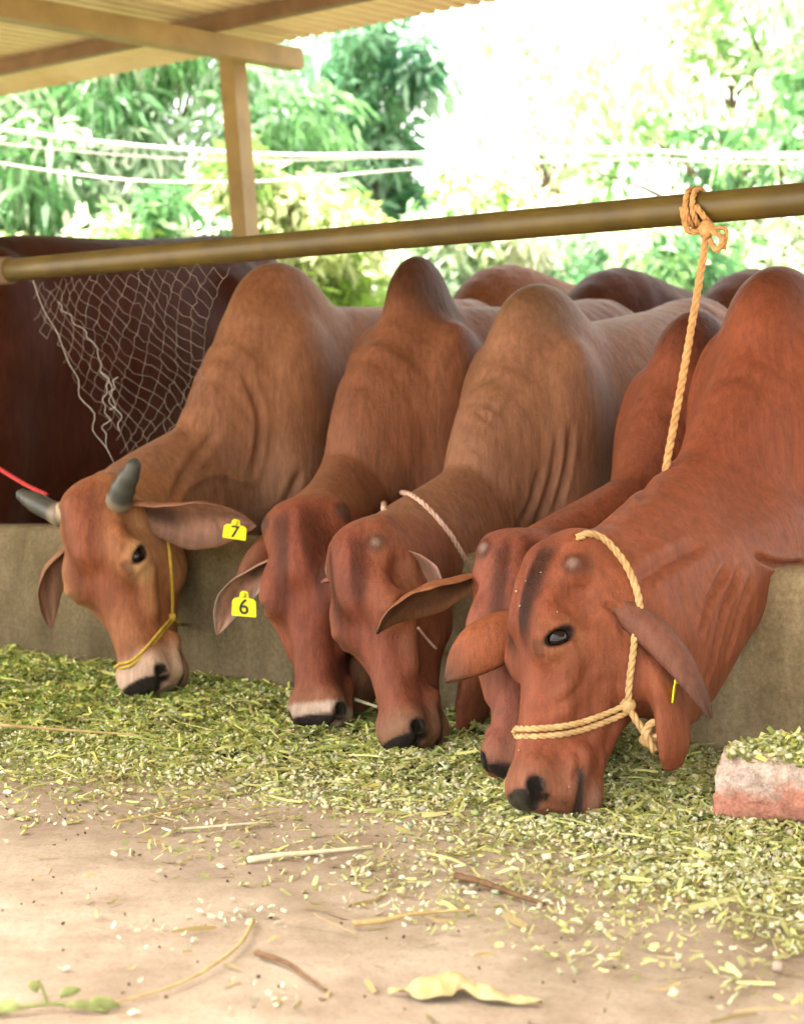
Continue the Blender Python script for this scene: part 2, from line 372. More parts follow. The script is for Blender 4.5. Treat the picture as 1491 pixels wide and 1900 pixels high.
# ------------------------------------------------------------------ the head, in units of its own length
# t runs from the poll (0) to the tip of the muzzle (1), n is up out of the forehead, x is the animal's left
def tab(xs, ys):
    s = spline(np.stack([xs, ys], 1), 12); q = np.linspace(0, 1, 257); return np.interp(q, s[:, 0], s[:, 1]).astype(np.float32)
HT = [0, .05, .12, .22, .34, .45, .58, .7, .82, .9, .96, 1.0]
T_NT = tab(HT, [-.01, .04, .055, .075, .068, .045, .022, .012, .006, .0, -.012, -.045])
T_NB = tab(HT, [-.20, -.27, -.33, -.40, -.435, -.435, -.395, -.345, -.318, -.305, -.288, -.245])
T_WT = tab(HT, [.135, .165, .172, .176, .184, .172, .125, .104, .102, .113, .106, .066])
T_WB = tab(HT, [.08, .105, .12, .13, .14, .135, .105, .085, .08, .085, .08, .05])
EYE = (.190, .43, -.020)
def head_prims(h):
    O, A, L, B = h['o'], h['A'], h['L'], h.get('wide', 1.)
    A = A.astype(np.float32); O = O.astype(np.float32)
    def loc(p):
        q = ((p-O)@A.T)/L; q[:, 0] /= B; return q
    def w_(x, t, n): return O+(np.array([x*B, t, n], np.float32)*L)@A
    def loft(p):
        q = loc(p); x = np.abs(q[:, 0]); t = q[:, 1]; n_ = q[:, 2]
        ix = np.clip(t, 0, 1)*256; i0 = np.minimum(ix.astype(np.int32), 255); fr = ix-i0
        L_ = lambda T: T[i0]*(1-fr)+T[i0+1]*fr
        nt_, nb_, wt, wb = L_(T_NT), L_(T_NB), L_(T_WT), L_(T_WB)
        hh = (nt_-nb_)/2; s = np.clip((n_-nb_)/(nt_-nb_), 0, 1); s = s*s*(3-2*s); ww = wb+(wt-wb)*s
        e = 2.45; qq = ((x/ww)**e+(np.abs(n_-(nt_+nb_)/2)/hh)**e)**(1/e)
        d = (qq-1)*np.minimum(ww, hh); dt = np.maximum(np.maximum(-t, t-1), 0)
        return (np.where(dt > 0, np.sqrt(np.maximum(d, 0)**2+dt**2)+np.minimum(d, 0)*.2, d)*L).astype(np.float32)
    pr = [Prim(loft, w_(0, .5, -.15), .62*L, .07)]
    ax = A
    def E_(x, t, n_, r, k=.03, op='add', rot=None): pr.append(ell(w_(x, t, n_), np.array(r)*L, k*1.0, ax if rot is None else rot@ax, op))
    def Cp(a_, b_, r1, r2, k=.03, op='add'): pr.append(cap(w_(*a_), w_(*b_), r1*L, r2*L, k, op))
    for s in (-1, 1):
        E_(s*.140, .40, -.005, (.050, .10, .062), .05)                       # brow and orbit
        Cp((s*.145, .49, -.08), (s*.10, .66, -.11), .035, .022, .03)           # facial crest
        E_(s*.105, .40, -.27, (.055, .15, .14), .04)                          # cheek
        E_(s*.062, .915, -.055, (.055, .075, .055), .025)                      # nostril wing
        Cp((s*.085, .80, -.20), (s*.075, .935, -.175), .042, .038, .02)          # upper lip
        E_(s*.10, .17, -.10, (.075, .09, .09), .04)                           # ear root
    E_(0, .935, -.075, (.10, .065, .065), .02)
    Cp((0, .10, .03), (0, .33, .055), .055, .05, .05)
    E_(0, .915, -.285, (.066, .080, .038), .02)                                  # lower lip
    E_(0, .035, -.06, (.15, .045, .08), .035)                                     # poll
    for s in (-1, 1):
        Cp((s*.186, .30, -.05), (s*.176, .24, -.07), .018, .018, .05, 'sub')     # hollow behind the eye
        Cp((s*.16, .55, -.22), (s*.13, .70, -.23), .012, .010, .03, 'sub')      # below the crest
        # nostril: comma-shaped hole
        Cp((s*.055, .995, -.085), (s*.104, .940, -.040), .022, .019, .012, 'sub')
        # mouth line
        Cp((s*.02, 1.03, -.228), (s*.10, .95, -.222), .011, .010, .012, 'sub')
        Cp((s*.10, .95, -.222), (s*.108, .85, -.205), .010, .006, .012, 'sub')
        # eye opening, its long axis running back and up from the tear corner
        c = w_(s*EYE[0], EYE[1], EYE[2]); R2 = np.array([[1, 0, 0], [0, .62, .785], [0, -.785, .62]], np.float32)
        E_(s*(EYE[0]-.022), EYE[1]-.024, EYE[2]+.020, (.020, .056, .017), .018, rot=R2)     # lids
        E_(s*(EYE[0]-.022), EYE[1]+.030, EYE[2]-.024, (.017, .050, .014), .018, rot=R2)
        pr.append(ell(c, np.array((.034, .056, .026))*L, .008, R2@ax, 'sub'))
        if h.get('bud'): E_(s*h['bud'][0], h['bud'][1], h['bud'][2], (.040, .046, .036), .025)
    return pr, loc, w_
# ------------------------------------------------------------------ a cow
def frame(yaw=0.):
    c, s = math.cos(yaw), math.sin(yaw); X = -V_*c+U_*s; Y = np.cross(Z_, X); return np.stack([X, Y, Z_])
def on_ray(px, py, P, L, far=True):
    """point on a pixel's ray at distance L from P"""
    d = nrm(ray(px, py)); m = (P-C0)@d; h2 = ((P-C0)@(P-C0))-m*m; q = math.sqrt(max(L*L-h2, 0)); return C0+d*(m+q if far else m-q)
def hex_body(F, H, s, opt):
    pr = []
    K = lambda x, y, z: np.array([x*s, y*s, z*s])
    def st(*rows): return [(x*s, y*s, z*s, w_*s, h_*s) for x, y, z, w_, h_ in rows]
    wd = opt.get('girth', 1.)
    rr_ = opt.get('rise', 1.)
    pr.append(sweep(st((.20, 0, .62, .11, .20), (.06, 0, .70, .175*wd, .29), (-.14, 0, .71, .21*wd, .33), (-.45, 0, .70+.035*rr_, .25*wd, .325), (-.74, 0, .74+.06*rr_, .225*wd, .29), (-.96, 0, .80+.09*rr_, .18, .225), (-1.10, 0, .80+.07*rr_, .09, .14)), [0, 1, 0], .05, 4))
    hl = opt.get('hump', (.0, 1.0, .155, .095, .16, 0.))
    hx, hzz, ra, rb, rc, lean = hl
    c, q = math.cos(lean), math.sin(lean)
    pr.append(ell(K(hx, 0, hzz), np.array((ra, rb, rc))*s, opt.get('hump_k', .09)*s, np.array([[c, 0, -q], [0, 1, 0], [q, 0, c]])))
    pr.append(ell(K(hx-.02, 0, hzz-.13), np.array(opt.get('hump_base', (.20, .125, .15)))*s, .08*s))
    for y in (-1, 1):
        pr.append(ell(K(.04, y*.135*wd, .72), np.array((.115, .075, .26))*s, .06*s))
        pr.append(ell(K(.09, y*.13, .52), np.array((.09, .075, .13))*s, .06*s))
        pr.append(ell(K(-.92, y*.13, .72), np.array((.17, .085, .22))*s, .06*s))
        pr.append(cap(K(-.83, y*.17, .95), K(-.75, y*.2, .93), .035*s, .03*s, .08*s))
        pr.append(cap(K(.06, y*.13, .5), K(.05, y*.13, .29), .066*s, .042*s, .05*s)); pr.append(cap(K(.05, y*.13, .29), K(.035, y*.13, .07), .040*s, .03*s, .03*s))
        pr.append(cap(K(.03, y*.13, .07), K(.06, y*.13, .03), .038*s, .042*s, .02*s))
        pr.append(cap(K(-.92, y*.13, .62), K(-.85, y*.13, .48), .10*s, .07*s, .05*s)); pr.append(cap(K(-.85, y*.13, .48), K(-1.0, y*.13, .36), .06*s, .042*s, .04*s))
        pr.append(cap(K(-1.0, y*.13, .36), K(-.97, y*.13, .07), .042*s, .03*s, .03*s)); pr.append(cap(K(-.97, y*.13, .07), K(-.94, y*.13, .03), .038*s, .042*s, .02*s))
    tp = spline([K(-1.08, 0, .90), K(-1.19, 0, .84), K(-1.23, 0, .6), K(-1.22, 0, .3)], 4)
    for i in range(len(tp)-1): pr.append(cap(tp[i], tp[i+1], .03*s*(1-i/16), .028*s*(1-i/16), .02))
    return pr
def build_cow(name, label, H, yaw, s, opt, pal, fine=.0065, group='cows feeding at the trough'):
    """H: world point on the ground under the hump. Returns a record for placing ears, halters and the like."""
    F = frame(yaw); H = np.array([H[0], H[1], 0.]); to = lambda p: (np.atleast_2d(p)-H)@F.T; back = lambda q: np.atleast_2d(q)@F+H
    pr = hex_body(F, H, s, opt)
    hd = opt['head']; A = np.stack([F@hd['x'], F@hd['t'], F@hd['n']]); o = to(hd['o'])[0]
    hp, loc, w_ = head_prims(dict(o=o, A=A, L=hd['L'], wide=hd.get('wide', 1.), bud=hd.get('bud')))
    hl = hd['L']
    # neck: from the shoulders to the back of the skull
    nk = opt.get('neck', {})
    b0 = np.array([.0, 0, .68*s]); b1 = np.array([.165*s, nk.get('y1', 0.)*s, nk.get('z1', .60)*s]); lat0 = np.array([0, 1., 0]); lat1 = A[0]
    e0 = w_(0, .12, -.27); m0 = np.array([.31*s, 0, .505*s])+np.array(nk.get('dm', (0, 0, 0)))*s
    if e0[0] < m0[0]+.05*s: m0 = .5*(b1+e0)
    pts = [b0, b1, m0, e0, w_(0, .24, -.22)]
    n_ = len(pts); hw = np.array(nk.get('w', [.15, .125, .105, .092, .085]))*s; hh = np.array(nk.get('h', [.27, .205, .165, .125, .10]))*s
    lat = np.stack([lat0*(1-q)+lat1*q for q in np.linspace(0, 1, n_)**1.3])
    rows = [(*p, a_, b_) for p, a_, b_ in zip(pts, hw, hh)]
    pr.append(sweep(rows, lat, nk.get('k', .05), 5))
    for d in opt.get('dewlap', []):      # stations as world px/v points
        pr.append(sweep(d['st'], d['lat'], d.get('k', .05), 3, .02))
    for q in opt.get('extra', []): pr.append(q)
    body = pr; allp = pr+hp
    # grid, fine around head and neck
    cs = np.stack([w_(x, t, n2) for x in (-.26, .26) for t in (-.12, 1.04) for n2 in (-.5, .14)]); lo, hi = cs.min(0)-.01, cs.max(0)+.01
    nb = np.stack(pts); lo2 = np.minimum(lo, np.array([.25*s, -.1, lo[2]])); hi2 = hi
    cz = opt.get('coarse', .014)
    gx = axis_grid(-1.30*s, max(hi[0], .4*s)+.05, lo[0], hi[0], fine, cz); gy = axis_grid(min(lo[1], -.36*s), max(hi[1], .36*s), lo[1], hi[1], fine, cz); gz = axis_grid(min(-.03, lo[2]), hl*0+max(1.3*s, hi[2]), lo[2], hi[2], fine, cz)
    v, f = surface(allp, gx, gy, gz); v = project(allp, v)
    N = grad(allp, v); N /= np.linalg.norm(N, axis=1)[:, None]+1e-9
    R = dict(prims=allp, to=to, back=back, loc=lambda p: loc(to(p).astype(np.float32)), w=lambda x, t, n2: back(w_(x, t, n2))[0], L=hl, A=np.stack([hd['x'], hd['t'], hd['n']]), F=F, H=H, s=s)
    # folds of the skin: px polylines found on the hide, pressed in (or raised)
    wv = back(v); disp = np.zeros(len(v), np.float32); R['hide'] = []
    for path, wid, dep in opt.get('folds', []):
        pp = [hit(R, *p) for p in spline(path, 6)]; pp = np.array([p for p in pp if p is not None])
        if len(pp) < 2: continue
        near = np.where(((wv > pp.min(0)-.08) & (wv < pp.max(0)+.08)).all(1))[0]; best = np.full(len(near), 9.); tt = np.zeros(len(near))
        for i in range(len(pp)-1):
            ab = pp[i+1]-pp[i]; 
            if ab@ab > .01: continue
            h = np.clip(((wv[near]-pp[i])@ab)/(ab@ab+1e-9), 0, 1); dd = np.linalg.norm(wv[near]-pp[i]-h[:, None]*ab, axis=1); m = dd < best; best[m] = dd[m]; tt[m] = (i+h[m])/(len(pp)-1)
        disp[near] += -1.35*dep*(np.exp(-(best/(wid*.75))**2)-.35*np.exp(-((best-1.9*wid)/(wid*.8))**2))*np.minimum(1, 6*np.minimum(tt, 1-tt)+.15)
    v = v+N*disp[:, None]
    # ---------------- coat
    ql = loc(v.copy()); x, t, n2 = ql[:, 0], ql[:, 1], ql[:, 2]; ax_ = np.abs(x)
    inhead = sstep(-.10, .06, t)*(1-sstep(.30, .42, ax_))*(1-sstep(.2, .3, n2))*sstep(-.62, -.47, n2)*(1-sstep(1.2, 1.3, t))
    base = np.array(pal['base']); c = np.repeat(base[None], len(v), 0)
    wob = .05*np.sin(v[:, 0]*23+v[:, 2]*17)+.04*np.sin(v[:, 1]*31-v[:, 2]*11)
    def lay(colr, a_): 
        nonlocal c
        a_ = np.clip(a_, 0, 1)[:, None]; c = c*(1-a_)+np.array(colr)*a_
    zz = v[:, 2]/s
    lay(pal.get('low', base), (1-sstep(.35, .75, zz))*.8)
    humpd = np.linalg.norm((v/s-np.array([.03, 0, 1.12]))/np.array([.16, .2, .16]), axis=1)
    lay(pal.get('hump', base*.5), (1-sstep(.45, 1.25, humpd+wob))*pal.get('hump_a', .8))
    lay(pal.get('head', base), inhead)
    lay(pal.get('face', base), inhead*(1-sstep(.06, .13, ax_+wob*.4))*sstep(-.12, -.02, n2)*(1-sstep(.5, .75, t))*pal.get('face_a', .8))
    lay(pal.get('cheek', base), inhead*sstep(.09, .15, ax_)*(1-sstep(-.1, .02, n2))*pal.get('cheek_a', .7))
    ed = np.sqrt(((ax_-.18)/.1)**2+((t-.44)/.12)**2+((n2+.035)/.10)**2)
    lay(pal.get('eyering', base*1.35), inhead*(1-sstep(.55, 1.15, ed+wob))*pal.get('eyering_a', .5))
    dt_, dn_ = t-EYE[1], n2-EYE[2]; e2 = np.sqrt(((dt_*.62+dn_*.785)/.056)**2+((-dt_*.785+dn_*.62)/.028)**2)
    lay((.02, .011, .008), inhead*(1-sstep(.95, 1.35, e2))*sstep(.13, .15, ax_))
    tc = (EYE[1]+.052, EYE[2]+.058); lay((.035, .018, .013), inhead*(1-sstep(.007, .02, np.hypot(np.maximum(np.abs(t-tc[0])-.018, 0), n2-tc[1]+(t-tc[0])*.6)))*sstep(.11, .14, ax_)*.45)   # tear streak
    if hd.get('bud'):
        bx, bt, bn = hd['bud']; bd = np.sqrt(((ax_-bx-.012)/.035)**2+((t-bt)/.038)**2+((n2-bn-.012)/.045)**2)
        lay(base*.30, inhead*(1-sstep(.9, 1.7, bd+wob))*.9); lay(pal.get('bud', (.27, .20, .18)), inhead*(1-sstep(.5, 1.05, bd)))
    streak = inhead*sstep(.03, .06, ax_+wob*.3)*(1-sstep(.09, .155, ax_+wob*.3))*sstep(-.07, .02, n2)*sstep(.02, .12, t)*(1-sstep(.36, .60, t+wob)); lay(pal.get('streak', base*.35), streak*pal.get('streak_a', .9))
    mz = sstep(.80, .93, t+wob*.25); lay(pal.get('muzzle', base*1.4), inhead*mz*pal.get('muzzle_a', .7))
    pd = pal.get('pad', .95); pad = sstep(pd, pd+.012, t+.10*np.minimum(0, .02-ax_)+wob*.12)*sstep(-.105, -.085, n2+wob*.2)
    nd = np.hypot(t-.950, n2+.048); pad = np.maximum(pad, (1-sstep(.034, .046, nd+wob*.12))*sstep(.03, .05, ax_)); nose = inhead*pad
    lay(pal.get('pale_edge', pal.get('muzzle', base)), inhead*sstep(.90, .925, t+wob*.2)*sstep(-.19, -.15, n2)*pal.get('pale_edge_a', 0.)*(1-pad))
    lay(pal.get('chin', (.24, .13, .09)), inhead*sstep(.84, .92, t)*(1-sstep(-.27, -.245, n2))*.7)
    ln = n2+.205+(np.maximum(t, .85)-.85)*.22; lay(pal.get('lip', (.045, .032, .030)), inhead*(1-sstep(.013, .024, np.abs(ln-.006)))*sstep(.835, .87, t)*(1-pad)*pal.get('lip_a', .95))
    lay((.022, .018, .018), nose)
    hoof = (zz < .055)&(v[:, 0]/s < .15); c[hoof] = (.03, .025, .022)
    if 'paint' in opt: c = opt['paint'](c, wv, lay)
    wet = nose.astype(np.float32)*.95
    R['v'] = v; R['f'] = f; R['c'] = c.astype(np.float32); R['wet'] = wet; R['name'] = name; R['label'] = label; R['group'] = group; R['extra'] = []
    return R
def hit(R, px, py, lift=0., vmax=60):
    d = nrm(ray(px, py)); t = 1.5; P0 = R['to'](C0)[0]; D = R['F']@d
    # only near the animal
    for _ in range(vmax):
        p = (P0+D*t).astype(np.float32)[None]; e = float(sdf(R['prims'], p)[0])
        if e < .0015: return C0+d*(t-lift)
        t += max(e*.75, .002)
        if t > 9: return None
    return C0+d*(t-lift)
def press(R, P, Q, lift=0.):
    """walk from P towards Q (inside the animal) until the hide is met; all in world space"""
    a_, b_ = R['to'](P)[0], R['to'](Q)[0]; d = nrm(b_-a_); t = 0; L = np.linalg.norm(b_-a_)
    for _ in range(60):
        e = float(sdf(R['prims'], (a_+d*t).astype(np.float32)[None])[0])
        if e < .001 or t >= L: break
        t += max(e*.8, .0015)
    return R['back'](a_+d*(t-lift))[0]
def on_head(R, x, t, n, lift=.004):
    k = 2.2; cx, cn = 0., -.17
    return press(R, R['w'](cx+(x-cx)*k, t, cn+(n-cn)*k), R['w'](cx, t, cn), lift)
def ear(R, side, root, tip, open_dir, wid, cup=.9, bend=(0, 0, 0), outer=None, inner=None, rim=None, dark_tip=0., twist=0.):
    """a leaf shaped, cupped ear joined into the body mesh. root head-local, tip world."""
    r = R['w'](*root); tip = np.asarray(tip); L = np.linalg.norm(tip-r); n1, n2 = 26, 13
    mid = (r+tip)/2+np.array(bend)*L; cl = spline([r-(tip-r)*.08, r, mid, tip], 12); cl = resample(cl, n=n1)
    q = np.linspace(0, 1, n1); prof = np.interp(q, [0, .10, .25, .45, .65, .82, .93, 1], [.36, .42, .72, 1., .93, .62, .30, .04])*wid/2
    T = np.gradient(cl, axis=0); T /= np.linalg.norm(T, axis=1)[:, None]
    od = np.asarray(open_dir, float); vs = []; cs = []
    outer = np.array(outer); inner = np.array(inner); rim = np.array(rim)
    aa = np.interp(q, [0, .2, .6, 1], [2.3, 1.7, 1.1, .7])*cup
    for layer in (0, 1):
        for i in range(n1):
            N = od-T[i]*(od@T[i]); N /= np.linalg.norm(N); Bn = np.cross(T[i], N)
            ct, st_ = math.cos(twist*q[i]), math.sin(twist*q[i]); N, Bn = N*ct+Bn*st_, Bn*ct-N*st_
            rad = prof[i]/max(.25, min(aa[i], 1.45)); th = .0045*min(1, 10*(1-q[i]+.03))
            for j in range(n2):
                u = (j/(n2-1)*2-1); an = u*aa[i]; edge = 1-u**4
                rr = rad+(th*(.35+.65*edge) if layer == 0 else 0)
                rip = .0016*math.sin(9*q[i]+3*u)+.001*math.sin(21*q[i]*(1+.3*u))
                vs.append(cl[i]+Bn*(rr*math.sin(an))+N*(rad*.55-rr*math.cos(an)+rip))
                if layer == 0: c = outer*(1-.0*q[i]); e = max(0, abs(u)-.8)/.2; c = c*(1-.6*e)+rim*.6*e
                else:
                    e = max(0, abs(u)-.45)/.55; c = inner*(1-e)+rim*e
                    c = c*(.82+.18*math.cos(8*u+q[i]*5)); c = c*(1-.72*float(sstep(.75, .2, abs(u-.15))*sstep(.02, .1, q[i])*(1-sstep(.3, .5, q[i]))))  # hollow near the ear root darkened in colour, as shade would
                dk = max(0, (q[i]-(1-dark_tip))/max(dark_tip, 1e-3)) if dark_tip else 0; c = c*(1-.8*dk)+np.array((.035, .025, .022))*.8*dk
                cs.append(c)
    ids = np.arange(2*n1*n2).reshape(2, n1, n2); fs = []
    for i in range(n1-1):
        for j in range(n2-1):
            fs.append((ids[0, i, j], ids[0, i, j+1], ids[0, i+1, j+1], ids[0, i+1, j])); fs.append((ids[1, i, j], ids[1, i+1, j], ids[1, i+1, j+1], ids[1, i, j+1]))
        for j, fl in ((0, 0), (n2-1, 1)):
            a_ = (ids[0, i, j], ids[0, i+1, j], ids[1, i+1, j], ids[1, i, j]); fs.append(a_ if not fl else a_[::-1])
    for i, fl in ((0, 1), (n1-1, 0)):
        for j in range(n2-1):
            a_ = (ids[0, i, j], ids[0, i, j+1], ids[1, i, j+1], ids[1, i, j]); fs.append(a_[::-1] if not fl else a_)
    vs = np.array(vs); R['extra'].append((vs, np.array(fs), np.array(cs)))
    return cl, vs.reshape(2, n1, n2, 3)
def finish(R, eyes=True):
    """one body mesh (hide and ears), its eyes, under an Empty below the hump"""
    root = empty(R['name'], R['H']); tag(root, R['label'], 'cow', R['group'])
    v, f, c, wet = R['v'], R['f'], R['c'], R['wet']
    for ev, ef, ec in R['extra']:
        f = np.concatenate([f, ef+len(v)]); v = np.concatenate([v, R['to'](ev)]); c = np.concatenate([c, ec]); wet = np.concatenate([wet, np.zeros(len(ev), np.float32)])
    wv = R['back'](v)
    o = mesh('body', wv-R['H'], f, M[R.get('mat', 'coat')], root, col=c.astype(np.float32), attr='coat')
    a_ = o.data.attributes.new('wet', 'FLOAT', 'POINT'); a_.data.foreach_set('value', wet.astype(np.float32))
    R['root'] = root
    if eyes:
        for s in (-1, 1):
            bm = MB(); n1, n2 = 14, 20; c0 = R['w'](s*(EYE[0]-.033), EYE[1], EYE[2]); r = .043*R['L']; vs = []
            for i in range(n1+1):
                for j in range(n2): a1, a2 = math.pi*i/n1, 2*math.pi*j/n2; vs.append(c0+r*np.array([math.sin(a1)*math.cos(a2), math.sin(a1)*math.sin(a2), math.cos(a1)]))
            bm.add(vs, [(i*n2+j, (i+1)*n2+j, (i+1)*n2+(j+1) % n2, i*n2+(j+1) % n2) for i in range(n1) for j in range(n2)])
            part(bm, 'eye', M['eye'], R)
    return root
def part(mb, name, m, R, parent=None, label=None):
    o = mb.build(name, m); o.parent = parent or R['root']
    o.location = -Vector(R['root'].location) if parent is None else (0, 0, 0)
    if label: o['label'] = label
    return o
def horn(R, pts, r0, m, label=None):
    p = spline(pts, 6); q = np.linspace(0, 1, len(p)); mb = MB(); rr = r0*(1-q**1.8*.62)*np.sqrt(np.clip((1.02-q)/.10, .05, 1))*(1+.05*np.sin(q*30)); mb.tube(p, rr, 14); k = np.repeat(sstep(.06, .36, q+.06*np.sin(q*40)), 14)[:, None]
    o = mesh('horn', mb.v, mb.f, M['horn'], R['root'], col=(np.array((.34, .26, .17))*(1-k)+np.array((.045, .047, .04))*k).astype(np.float32)); o.location = -Vector(R['root'].location); return o
def head_frame(poll, muz, face_yaw, roll=0):
    """poll, muzzle tip in world; the forehead's outward normal seen from above as degrees to the left of straight-at-camera"""
    t = nrm(muz-poll); a_ = math.radians(face_yaw); n = np.array([-math.sin(a_), -math.cos(a_), 0.]); n = nrm(n-t*(n@t)); x = np.cross(n, t)
    return dict(o=poll, t=t, n=n, x=x)
# ------------------------------------------------------------------ the five cows at the trough
def setup(hump, hv, muz, mv, poll, L, fyaw, yaw=0., s=None, **kw):
    Hp = W(*hump, hv); s = s or Hp[2]/1.168
    Mz = W(*muz, mv); Pl = on_ray(*poll, Mz, L); hd = head_frame(Pl, Mz, fyaw); hd['L'] = L; hd['bud'] = kw.get('bud'); hd['wide'] = kw.get('wide', 1.)
    opt = dict(head=hd); opt.update(kw.get('opt', {}))
    Hg = Hp.copy(); Hg[2] = 0
    F = frame(math.radians(yaw)); return Hg, math.radians(yaw), s, opt
def stations(S_, pts):
    Hg, yaw = S_[:2]; F = frame(yaw); return [(*((W(px, py, v)-Hg)@F.T), w_, h_) for px, py, v, w_, h_ in pts]
def tip_at(R, root, px, py, dv): return W(px, py, sv(R['w'](*root))[1]+dv)
def hits(R, pts, lift=.004, k=6, head=False):
    p = [hit(R, *q, lift=lift) for q in spline(pts, k)]; p = [q for q in p if q is not None]
    if head: p = [q for q in p if np.linalg.norm(q-R['w'](0, .5, -.15)) < .75*R['L']]
    return np.array(p)
def smooth(p, it=2):
    p = np.array(p)
    for _ in range(it): p[1:-1] = .25*p[:-2]+.5*p[1:-1]+.25*p[2:]
    return p
def lump(mb, c, r, sq=(1, 1, 1), n1=10, n2=14, seed=0):
    g = np.random.default_rng(seed); vs = []
    for i in range(n1+1):
        for j in range(n2):
            a1, a2 = math.pi*i/n1, 2*math.pi*j/n2; d = np.array([math.sin(a1)*math.cos(a2), math.sin(a1)*math.sin(a2), math.cos(a1)])
            vs.append(np.asarray(c)+d*np.array(sq)*r*(1+.12*math.sin(5*a2+3*a1)))
    mb.add(vs, [(i*n2+j, (i+1)*n2+j, (i+1)*n2+(j+1) % n2, i*n2+(j+1) % n2) for i in range(n1) for j in range(n2)])
def ear_tag(R, c, right, up, wd, ht, text, tilt=0.):
    """yellow plastic tag: rounded body, narrow neck, stud and a number"""
    x, y = nrm(right), nrm(np.asarray(up)-np.dot(up, nrm(right))*nrm(right)); z = np.cross(x, y); ct, st_ = math.cos(tilt), math.sin(tilt); x, y = x*ct+y*st_, y*ct-x*st_
    ol = [(-.5, -.5), (.5, -.5), (.52, -.42), (.50, .22), (.40, .34), (.20, .38), (.17, .62), (.08, .7), (-.08, .7), (-.17, .62), (-.20, .38), (-.40, .34), (-.50, .22), (-.52, -.42)]
    n = len(ol); vs = [c+x*a_*wd+y*b_*ht+z*t_ for t_ in (-.0012, .0012) for a_, b_ in ol]
    mb = MB(); mb.add(vs, [tuple(range(n))[::-1], tuple(range(n, 2*n))]+[(i, (i+1) % n, n+(i+1) % n, n+i) for i in range(n)])
    o = part(mb, 'ear_tag', M['tag'], R); 
    for p in o.data.polygons: p.use_smooth = False
    mb = MB(); lump(mb, c+y*.52*ht+z*.003, .10*wd, (1, 1, 1)); part(mb, 'stud', M['tag'], R, o)
    if not text: return
    cu = bpy.data.curves.new('number', 'FONT'); cu.body = text; cu.size = ht*1.02; cu.align_x = 'CENTER'; cu.align_y = 'CENTER'; cu.extrude = .0003; cu.offset = .0004
    t = bpy.data.objects.new('number', cu); COL.objects.link(t); dg = bpy.context.evaluated_depsgraph_get(); dg.update()
    me = bpy.data.meshes.new_from_object(t.evaluated_get(dg)); bpy.data.objects.remove(t)
    P = np.array([v_.co[:] for v_ in me.vertices]); P = c-y*.07*ht+x*P[:, :1]+y*P[:, 1:2]+z*(P[:, 2:]+.0026)
    t = mesh('number', P-0, [tuple(p.vertices) for p in me.polygons], M['ink'], o, smooth=False)
RED = dict(base=(.20, .057, .028), low=(.23, .078, .040), hump=(.075, .022, .012), hump_a=.7, head=(.19, .056, .027), face=(.155, .046, .026), face_a=.8, cheek=(.21, .068, .033), eyering=(.25, .10, .048), muzzle=(.22, .095, .058), streak=(.05, .011, .004), pad=.955)
PINK = (.30, .165, .12)
# --- A: tan, horned, gold halter, ear tag
A_ = setup((515, 482), .55, (256, 1283), -.30, (146, 905), .56, 31, wide=1.2, opt=dict(hump=(.0, 1.0, .16, .105, .16, .15), girth=.92, neck=dict(z1=.56, dm=(.03, 0, .025), w=[.12, .09, .085, .085, .085])))
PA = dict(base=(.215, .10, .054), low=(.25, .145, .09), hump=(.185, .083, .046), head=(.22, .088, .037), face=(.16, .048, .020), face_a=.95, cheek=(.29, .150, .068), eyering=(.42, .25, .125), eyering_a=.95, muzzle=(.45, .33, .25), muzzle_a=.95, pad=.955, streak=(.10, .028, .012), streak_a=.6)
A_[3]['folds'] = [([(455, 700), (480, 760), (482, 810), (470, 880)], .012, .010), ([(400, 800), (350, 870), (320, 925)], .014, .008), ([(560, 870), (530, 930), (500, 960)], .012, .008), ([(345, 905), (400, 880), (470, 900)], .012, -.005)]
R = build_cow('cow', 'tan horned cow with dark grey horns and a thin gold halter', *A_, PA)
rt = (.15, .17, -.12); cl, es = ear(R, 1, rt, tip_at(R, rt, 474, 976, .06), (-.12, -.74, -.66), .20, .95, (-.06, -.0, -.05), (.20, .085, .042), PINK, (.20, .10, .06))
rt = (-.15, .17, -.12); ear(R, -1, rt, tip_at(R, rt, 95, 1168, .0), (.5, -.5, -.3), .10, 1.0, (-.12, 0, .1), (.20, .10, .055), PINK, (.22, .11, .065))
finish(R)
b = hit(R, 222, 928); q_ = sv(b)[1]; horn(R, [W(214, 945, q_+.03), b, W(231, 902, q_-.01), W(244, 876, q_-.015), W(252, 850, q_-.01)], .036, M['horn_dark'])
b = R['w'](-.125, .07, .0); horn(R, [b+R['A'][0]*.03, b, W(66, 932, sv(b)[1]+.0), W(48, 922, sv(b)[1]+.0), W(32, 913, sv(b)[1]-.01)], .032, M['horn_dark'])
hv_ = [(222, 1232), (246, 1225), (275, 1198), (300, 1168), (320, 1145)]
mb = MB()
vis = hits(R, hv_, .003, head=True); t0 = float(R['loc'](vis[0])[0, 1]); ring = [on_head(R, x, t0+d, n, .003) for x, d, n in ((-.09, .0, .0), (-.12, .0, -.08), (-.14, .01, -.2))]
if len(vis) > 3: mb.rope(smooth(vis), .0042); mb.rope(smooth(vis+np.array([0, 0, -.011])), .0042)
mb.rope(spline([vis[0] if len(vis) else ring[0]]+ring, 6), .0042)
ck = hits(R, [(320, 1145), (320, 1100), (317, 1050), (313, 1010), (306, 978)], .003); mb.rope(smooth(ck), .0045)
uj = hits(R, [(320, 1145), (333, 1158), (346, 1172)], .003)
if len(uj) > 2: mb.rope(uj, .0042)
h_ = part(mb, 'halter', M['rope_gold'], R); mb = MB(); kn = hit(R, 320, 1146, lift=.005); lump(mb, kn, .0105, (1, 1, 1.2)); part(mb, 'knot', M['rope_gold'], R, h_)
